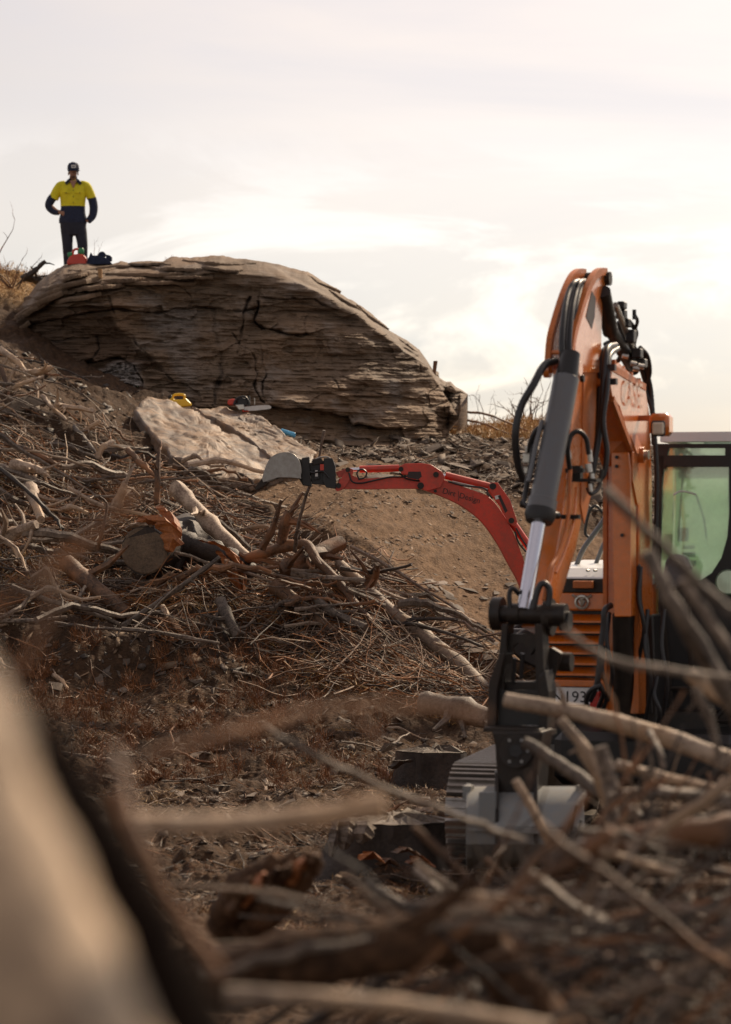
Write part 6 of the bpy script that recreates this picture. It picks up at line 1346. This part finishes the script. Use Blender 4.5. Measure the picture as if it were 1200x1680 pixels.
J = {'pelvis': (121, 360, 0, 10), 'chest': (120, 318, 0, 12), 'neckb': (120, 300, 0, 6), 'neck': (120, 295, 0, 5.2), 'jaw': (120.5, 290, -.03, 5.8), 'head': (120.5, 283, -.01, 7.6), 'crown': (120.5, 275, 0, 7),
 'nose': (121, 286, -.105, 1.2),
 'shl': (101, 306, 0, 5), 'ell': (83, 337, .02, 3.6), 'wrl': (97, 349, -.04, 2.6), 'hal': (102, 349, -.08, 2.8), 'f1': (106, 347, -.10, .9), 'f2': (107, 349.5, -.10, .9), 'f3': (106.5, 352, -.10, .9), 'f4': (105, 354, -.10, .8), 'th': (101, 344, -.02, 1.0),
 'shr': (140, 306, 0, 5), 'elr': (154, 337, .02, 3.6), 'wrr': (147, 357, -.03, 2.8), 'har': (142, 364, -.06, 2.8),
 'hpl': (113, 368, 0, 8), 'knl': (113, 405, -.02, 5), 'anl': (112, 440, .02, 3.6), 'tol': (111, 444, -.16, 3), 'hpr': (131, 368, 0, 8), 'knr': (137, 404, -.02, 5), 'anr': (134, 440, .02, 3.6), 'tor': (136, 444, -.16, 3)}
E_ = [('pelvis', 'chest'), ('chest', 'neckb'), ('neckb', 'neck'), ('neck', 'jaw'), ('jaw', 'head'), ('head', 'crown'), ('head', 'nose'), ('chest', 'shl'), ('shl', 'ell'), ('ell', 'wrl'), ('wrl', 'hal'), ('hal', 'f1'), ('hal', 'f2'), ('hal', 'f3'), ('hal', 'f4'), ('wrl', 'th'), ('chest', 'shr'), ('shr', 'elr'), ('elr', 'wrr'), ('wrr', 'har'), ('pelvis', 'hpl'), ('hpl', 'knl'), ('knl', 'anl'), ('anl', 'tol'), ('pelvis', 'hpr'), ('hpr', 'knr'), ('knr', 'anr'), ('anr', 'tor')]
skin_fig('body', J, E_, M['skin'], PER)
sh = loft([(120, 366, 23, 13, 0), (120, 360, 23, 14, 0), (120, 350, 20.5, 13, 0), (120, 340, 20, 13, 0), (120, 338.6, 20, 13, 0)])
limb(sh, [(90, 321, .01, 7.0), (84, 328, .01, 7.2), (80.5, 338, .02, 6.4), (87, 346.5, .0, 5.4), (97, 349, -.03, 4.2)])
limb(sh, [(150, 324, .01, 7.0), (152, 328, .01, 7.2), (154, 341, .02, 7.0), (152, 354, .0, 6.4), (145, 363, -.04, 5.0)])
sh.build('navy_shirt_part', M['navy'], PER, True, autos=60)
sy = loft([(120, 339, 20.2, 13.2, 0), (120, 330, 20.6, 14, 0), (120, 318, 22.2, 14.5, 0), (120, 308, 23.6, 13.5, 0), (120, 302, 21, 11, 0), (120, 298.5, 14, 9, 0), (120, 296.5, 7, 7, 0)])
limb(sy, [(108, 303, 0, 7), (100, 306, 0, 8.5), (94, 314, .01, 8.2), (89, 324, .01, 8.0), (88, 326, .01, 7.8)])
limb(sy, [(132, 303, 0, 7), (141, 306, 0, 8.5), (146, 314, .01, 8.0), (150, 324, .01, 7.8), (150.5, 326, .01, 7.6)])
SHR = sy.build('yellow_shirt_part', M['hivis'], PER, True, autos=60)
def front(poly, dy0, th, name, mat, parent=SHR): return MB().prism([mz(x, y, dy0) for x, y in poly], Vector((0, th, 0))).build(name, M[mat], parent)
front([(104, 314), (116, 315), (116, 317), (104, 316)], -.158, .02, 'pocket_flap', 'hivis'); front([(124, 315), (136, 314), (136, 316), (124, 317)], -.158, .02, 'pocket_flap', 'hivis')
for y in (312, 322, 332): front([(120, y-.6), (121.2, y-.6), (121.2, y+.6), (120, y+.6)], -.155, .02, 'button', 'navy')
for x in (109, 131): front([(x-.7, 315.4), (x+.7, 315.4), (x+.7, 316.8), (x-.7, 316.8)], -.166, .02, 'button', 'navy')
front([(114.5, 296), (126, 296), (121, 308.5), (120.2, 308.5)], -.150, .02, 'open_neck', 'skin')
for s in (-1, 1):
    front([(120.3+s*5, 291.5), (120.3+s*8.5, 294), (120.3+s*14, 299.5), (120.3+s*11, 303), (120.3+s*6, 298)], -.135, .10, 'collar', 'navy', PER)
tr = loft([(120.5, 362, 21.5, 13, 0), (120.5, 370, 21.5, 13, 0), (120.5, 380, 20.5, 12.5, 0), (120.5, 386, 18.5, 11, 0)])
limb(tr, [(111, 368, 0, 10), (110.5, 380, 0, 10.5), (111, 400, -.02, 8.6), (112, 420, 0, 8.0), (113, 441, .02, 7.6)])
limb(tr, [(131, 368, 0, 10), (132.5, 380, 0, 10.5), (135.5, 400, -.04, 8.6), (136, 420, -.02, 8.0), (137, 441, .0, 7.6)])
tr.build('trousers', M['trouser'], PER, True, autos=60)
for x in (111, 138): limb(MB(), [(x, 441, .04, 6), (x, 444, -.05, 5.5), (x, 445, -.18, 4.2)]).build('boot', M['boot'], PER, True)
cap = MB().lathe(mz(120.5, 281), mz(120.5, 266), [(0, .092), (.25, .098), (.6, .094), (.85, .075), (1, .03)], 20).build('cap', M['navy'], PER, True)
MB().box(mz(122.5, 279.5, -.13), (.085, 0, 0), (0, .075, .008), (0, 0, .006), .01).build('brim', M['navy'], cap)
MB().box(mz(121, 273, -.098), (.038, 0, 0), (0, .004, 0), (0, 0, .026)).build('badge', M['offwhite'], cap)
MB().box(mz(121, 273, -.103), (.022, 0, 0), (0, .002, 0), (0, 0, .006)).build('badge_mark', M['navy'], cap)
mb = MB(); 
mb.lathe(mz(120.8, 298), mz(120.6, 289.5), [(0, .018), (.3, .050), (.7, .062), (1, .066)], 14).build('beard', M['beard'], PER, True)
front([(117, 289.3), (124, 289.3), (124, 290.8), (117, 290.8)], -.105, .06, 'moustache', 'beard', PER)
for s in (-1, 1):
    front([(120.8+s*3-1, 283.3), (120.8+s*3+1, 283.3), (120.8+s*3+1, 284.3), (120.8+s*3-1, 284.3)], -.086, .03, 'eye', 'beard', PER)
    MB().box(mz(120.5+s*7.6, 285, 0), (.010, 0, 0), (0, .016, 0), (0, 0, .026), .006).build('ear', M['skin'], PER, True)
for s in (-1, 1): front([(120.5+s*6.9-.7, 279), (120.5+s*6.9+.7, 279), (120.5+s*6.9+.7, 284), (120.5+s*6.9-.7, 284)], -.03, .08, 'hair', 'beard', PER)
# ------------------------------------------------------------------ kit on the rock
yc = rock_brow(126).y+.12
CAN = thing('fuel_can', P(126, 434, yc), 'red twin fuel can with green caps at the man\'s feet', 'fuel can')
def ip(poly, Y, th, name, mat, parent, bevel=.008): return MB().prism([P(x, y, Y) for x, y in poly], Vector((0, th, 0))).build(name, M[mat], parent, bevel=bevel)
ip([(110, 434.5), (110, 428), (114, 421), (121, 417), (130, 416), (138, 418), (142, 424), (142.5, 434.5)], yc-.08, .17, 'can_body', 'redplastic', CAN, .02)
MB().tube(arc_pts([P(x, y, yc) for x, y in ((119.5, 418), (121, 411), (126, 408.5), (130, 411), (130.5, 418))], 5), .017, 8).build('handle', M['redplastic'], CAN, True)
MB().lathe(P(116, 422, yc), P(114.5, 414, yc), [(0, .03), (.3, .042), (.8, .040), (1, .028)], 14).build('cap', M['greenplastic'], CAN, True)
MB().lathe(P(133, 418, yc), P(133.5, 407, yc), [(0, .03), (.3, .048), (.8, .046), (1, .03)], 14).build('cap', M['greenplastic'], CAN, True)
BAG = thing('tool_bag', P(164, 434, yc), 'black tool bag with straps lying right of the red fuel can', 'bag')
ip(crv([(143, 434), (144, 424), (150, 420), (160, 419), (172, 422), (181, 429), (184, 433)], 3), yc-.1, .24, 'bag_body', 'navy', BAG, .03)
ip(crv([(160, 420), (163, 414), (169, 412.5), (173, 416), (172, 421)], 3), yc-.06, .12, 'ear_muff', 'navy', BAG, .01); ip(crv([(175, 428), (174, 420), (178, 418), (183, 421), (183, 428)], 3), yc-.06, .12, 'ear_muff', 'navy', BAG, .01)
ip([(146, 422), (149, 413.5), (152, 418), (155, 420)], yc-.03, .08, 'flap', 'navy', BAG)
MB().tube(arc_pts([P(x, y, yc) for x, y in ((168, 416), (175, 419), (179, 421))], 4), .012, 6).build('strap', M['navy'], BAG, True)
PEG = ip([(160.5, 441), (167.5, 441), (167.5, 455.5), (161.5, 455.5)], rock_Y(164, 449)-.42, .06, 'timber_peg', 'wood_peg' if 'wood_peg' in M else 'yellow', None, .004)
M['timber'] = bark('fresh_timber', (.42, .20, .07), (.66, .38, .16)); PEG.data.materials[0] = M['timber']; tag(PEG, 'short orange timber block wedged on the brow under the bag', 'timber')
POST = ip([(710, 611), (711.5, 592), (718.5, 592), (715, 616)], 35.6, .07, 'timber_post', 'bark_brown', None, .004); tag(POST, 'square timber stake standing on the outcrop\'s right shoulder', 'post')
# yellow jug, chainsaw, bottle at the slab
yj = 31.6
JUG = thing('fuel_jug', P(296, 667, yj), 'yellow plastic fuel jug with black cap on the slab\'s upper edge', 'jug')
JB = MB()
ip([(276, 665), (278, 654), (283, 650), (286, 656), (300, 655), (304, 652), (314, 662), (313, 666), (290, 668.5)], yj-.06, .14, 'jug_body', 'yellow', JUG, .02)
MB().tube(arc_pts([P(x, y, yj) for x, y in ((283, 657), (284, 650), (288, 647.5), (297, 647), (303, 649), (303, 655))], 5), .016, 8).build('handle', M['yellow'], JUG, True)
MB().cyl(P(281.5, 654.5, yj-.03), P(278.5, 650, yj-.03), .028, 12).build('cap', M['sawblack'], JUG, True)
ys = 31.5
SAW = thing('chainsaw', P(405, 676, ys), 'orange chainsaw with black handle and grey bar lying on the slab', 'chainsaw')
ip([(373, 662), (374, 656), (381, 654), (390, 655), (394, 661), (386, 664), (376, 665)], ys-.08, .14, 'rear_housing', 'redplastic', SAW, .015)
ip([(384, 663), (388, 655), (397, 652), (408, 655), (407, 666), (392, 667)], ys-.08, .16, 'engine_cover', 'sawblack', SAW, .015)
ip([(386, 664), (400, 663), (402, 672), (392, 673)], ys-.11, .05, 'crank_case', 'fitting', SAW, .01)
ip([(397, 672), (408, 671), (408, 675), (398, 676)], ys-.10, .12, 'front_housing', 'redplastic', SAW, .01)
MB().tube(arc_pts([P(x, y, ys-.1) for x, y in ((384, 664), (388, 655), (396, 651), (404, 652), (409, 661), (408, 666))], 5), .014, 8).build('front_handle', M['sawblack'], SAW, True)
ip([(406, 650), (410, 649), (411, 662), (407, 662)], ys-.06, .12, 'hand_guard', 'sawblack', SAW, .004)
MB().tube([P(418, 653, ys), P(418, 664, ys)], .006, 6).build('spout', M['fitting'], SAW)
ip(crv([(401, 674), (401, 668), (420, 665.5), (438, 664.5), (444, 666), (445, 669), (441, 671), (420, 673.5)], 3), ys-.10, .012, 'guide_bar', 'offwhite', SAW, 0)
BOT = thing('water_bottle', P(471, 714, 30.9), 'clear blue plastic water bottle lying near the slab\'s right end', 'bottle')
MB().lathe(P(458, 706, 30.9), P(484, 714, 30.8), [(0, .012), (.06, .014), (.08, .016), (.16, .034), (.55, .034), (.6, .031), (.95, .034), (1, .028)], 14).build('bottle_body', M['blueplastic'], BOT, True)
MB().cyl(P(456.5, 705.5, 30.9), P(459, 706.3, 30.9), .015, 10).build('cap', M['offwhite'], BOT, True)
# ------------------------------------------------------------------ bare shrubs against the sky
def shrub(name, px, py, Y, H, spread, n, seed, label, thick=.012, lean=0.0, droop=.0):
    root = thing(name, P(px, py, Y), label, 'dead shrub'); rr = random.Random(seed); base = P(px, py+3, Y)
    for k in range(n):
        a = rr.uniform(0, 2*math.pi); d = Vector((math.cos(a)*spread+lean, math.sin(a)*spread*.6, 1)).normalized(); L = H*rr.uniform(.45, 1); mb = MB()
        def grow(p, d, L, r, lev):
            q = [p]; c = d.copy()
            for i in range(4):
                c = (c+Vector([rr.uniform(-.28, .28) for _ in range(3)])+Vector((0, 0, -droop*.1))).normalized(); q.append(q[-1]+c*L/4)
                if lev and i > 0 and rr.random() < .75: grow(q[-1], (c+Vector([rr.uniform(-.9, .9) for _ in range(3)])).normalized(), L*rr.uniform(.3, .55), r*.5, lev-1)
            mb.tube(q, [r, r*.8, r*.6, r*.42, r*.25], 4)
        grow(base+Vector((rr.uniform(-.1, .1)*spread, 0, 0)), d, L, thick*rr.uniform(.6, 1.1), 2); mb.build('stem', M['bark_brown'], root, True)
    return root
shrub('dead_shrub', 868, 703, 41, .75, .8, 12, 3, 'dense dead shrub of dark tangled roots on the ridge beside the hanging hose', .024)
shrub('dead_shrub', 794, 703, 41.5, .85, .25, 2, 5, 'tall sparse twig standing on the ridge right of the outcrop', .012)
shrub('dead_shrub', 806, 703, 41.3, .6, .25, 2, 6, 'shorter sparse twig beside the tall one on the ridge', .012)
shrub('dead_shrub', 776, 703, 41, .45, .3, 2, 8, 'small bare twig close to the outcrop nose', .008)
shrub('dead_shrub', 890, 703, 41, 1.1, .15, 2, 12, 'thin upright stem behind the grey cylinder on the ridge', .012)
shrub('dead_shrub', -6, 420, 38, .75, .35, 2, 9, 'bare branching twig at the left frame edge above the hill', .014, .25)
shrub('dead_shrub', 157, 420, 37.2, .42, .2, 2, 15, 'thin twig rising behind the tool bag', .007, .12)
shrub('dead_shrub', 275, 432, 36.5, .22, 1.0, 3, 17, 'low dark twigs curling on the outcrop brow', .010, .2, 1.5)
shrub('dead_shrub', 20, 470, 36.5, .5, 1.0, 7, 19, 'tangle of dry stems on the hill left of the outcrop', .016)
S([(36, 458, 37.0), (55, 446, 37), (75, 428, 37.0)], 6, 'bark_dark', 'dark forked log sticking up on the hill left of the man', 'log', 'forked_log', r1px=2.5)
S([(40, 455, 37.2), (58, 458, 37.2), (78, 462, 37.1)], 7, 'bark_dark', 'dark log lying under the forked log on the hill', 'log', 'log', r1px=5)
S([(755, 675, 38), (800, 680, 38), (850, 700, 38), (880, 712, 38)], 2.2, 'bark_brown', 'long bare branch arching over the golden grass', r1px=1)
S([(752, 688, 37.6), (790, 694, 37.6), (835, 712, 37.6)], 2.2, 'bark_brown', 'second bare branch lying in the golden grass', r1px=1)
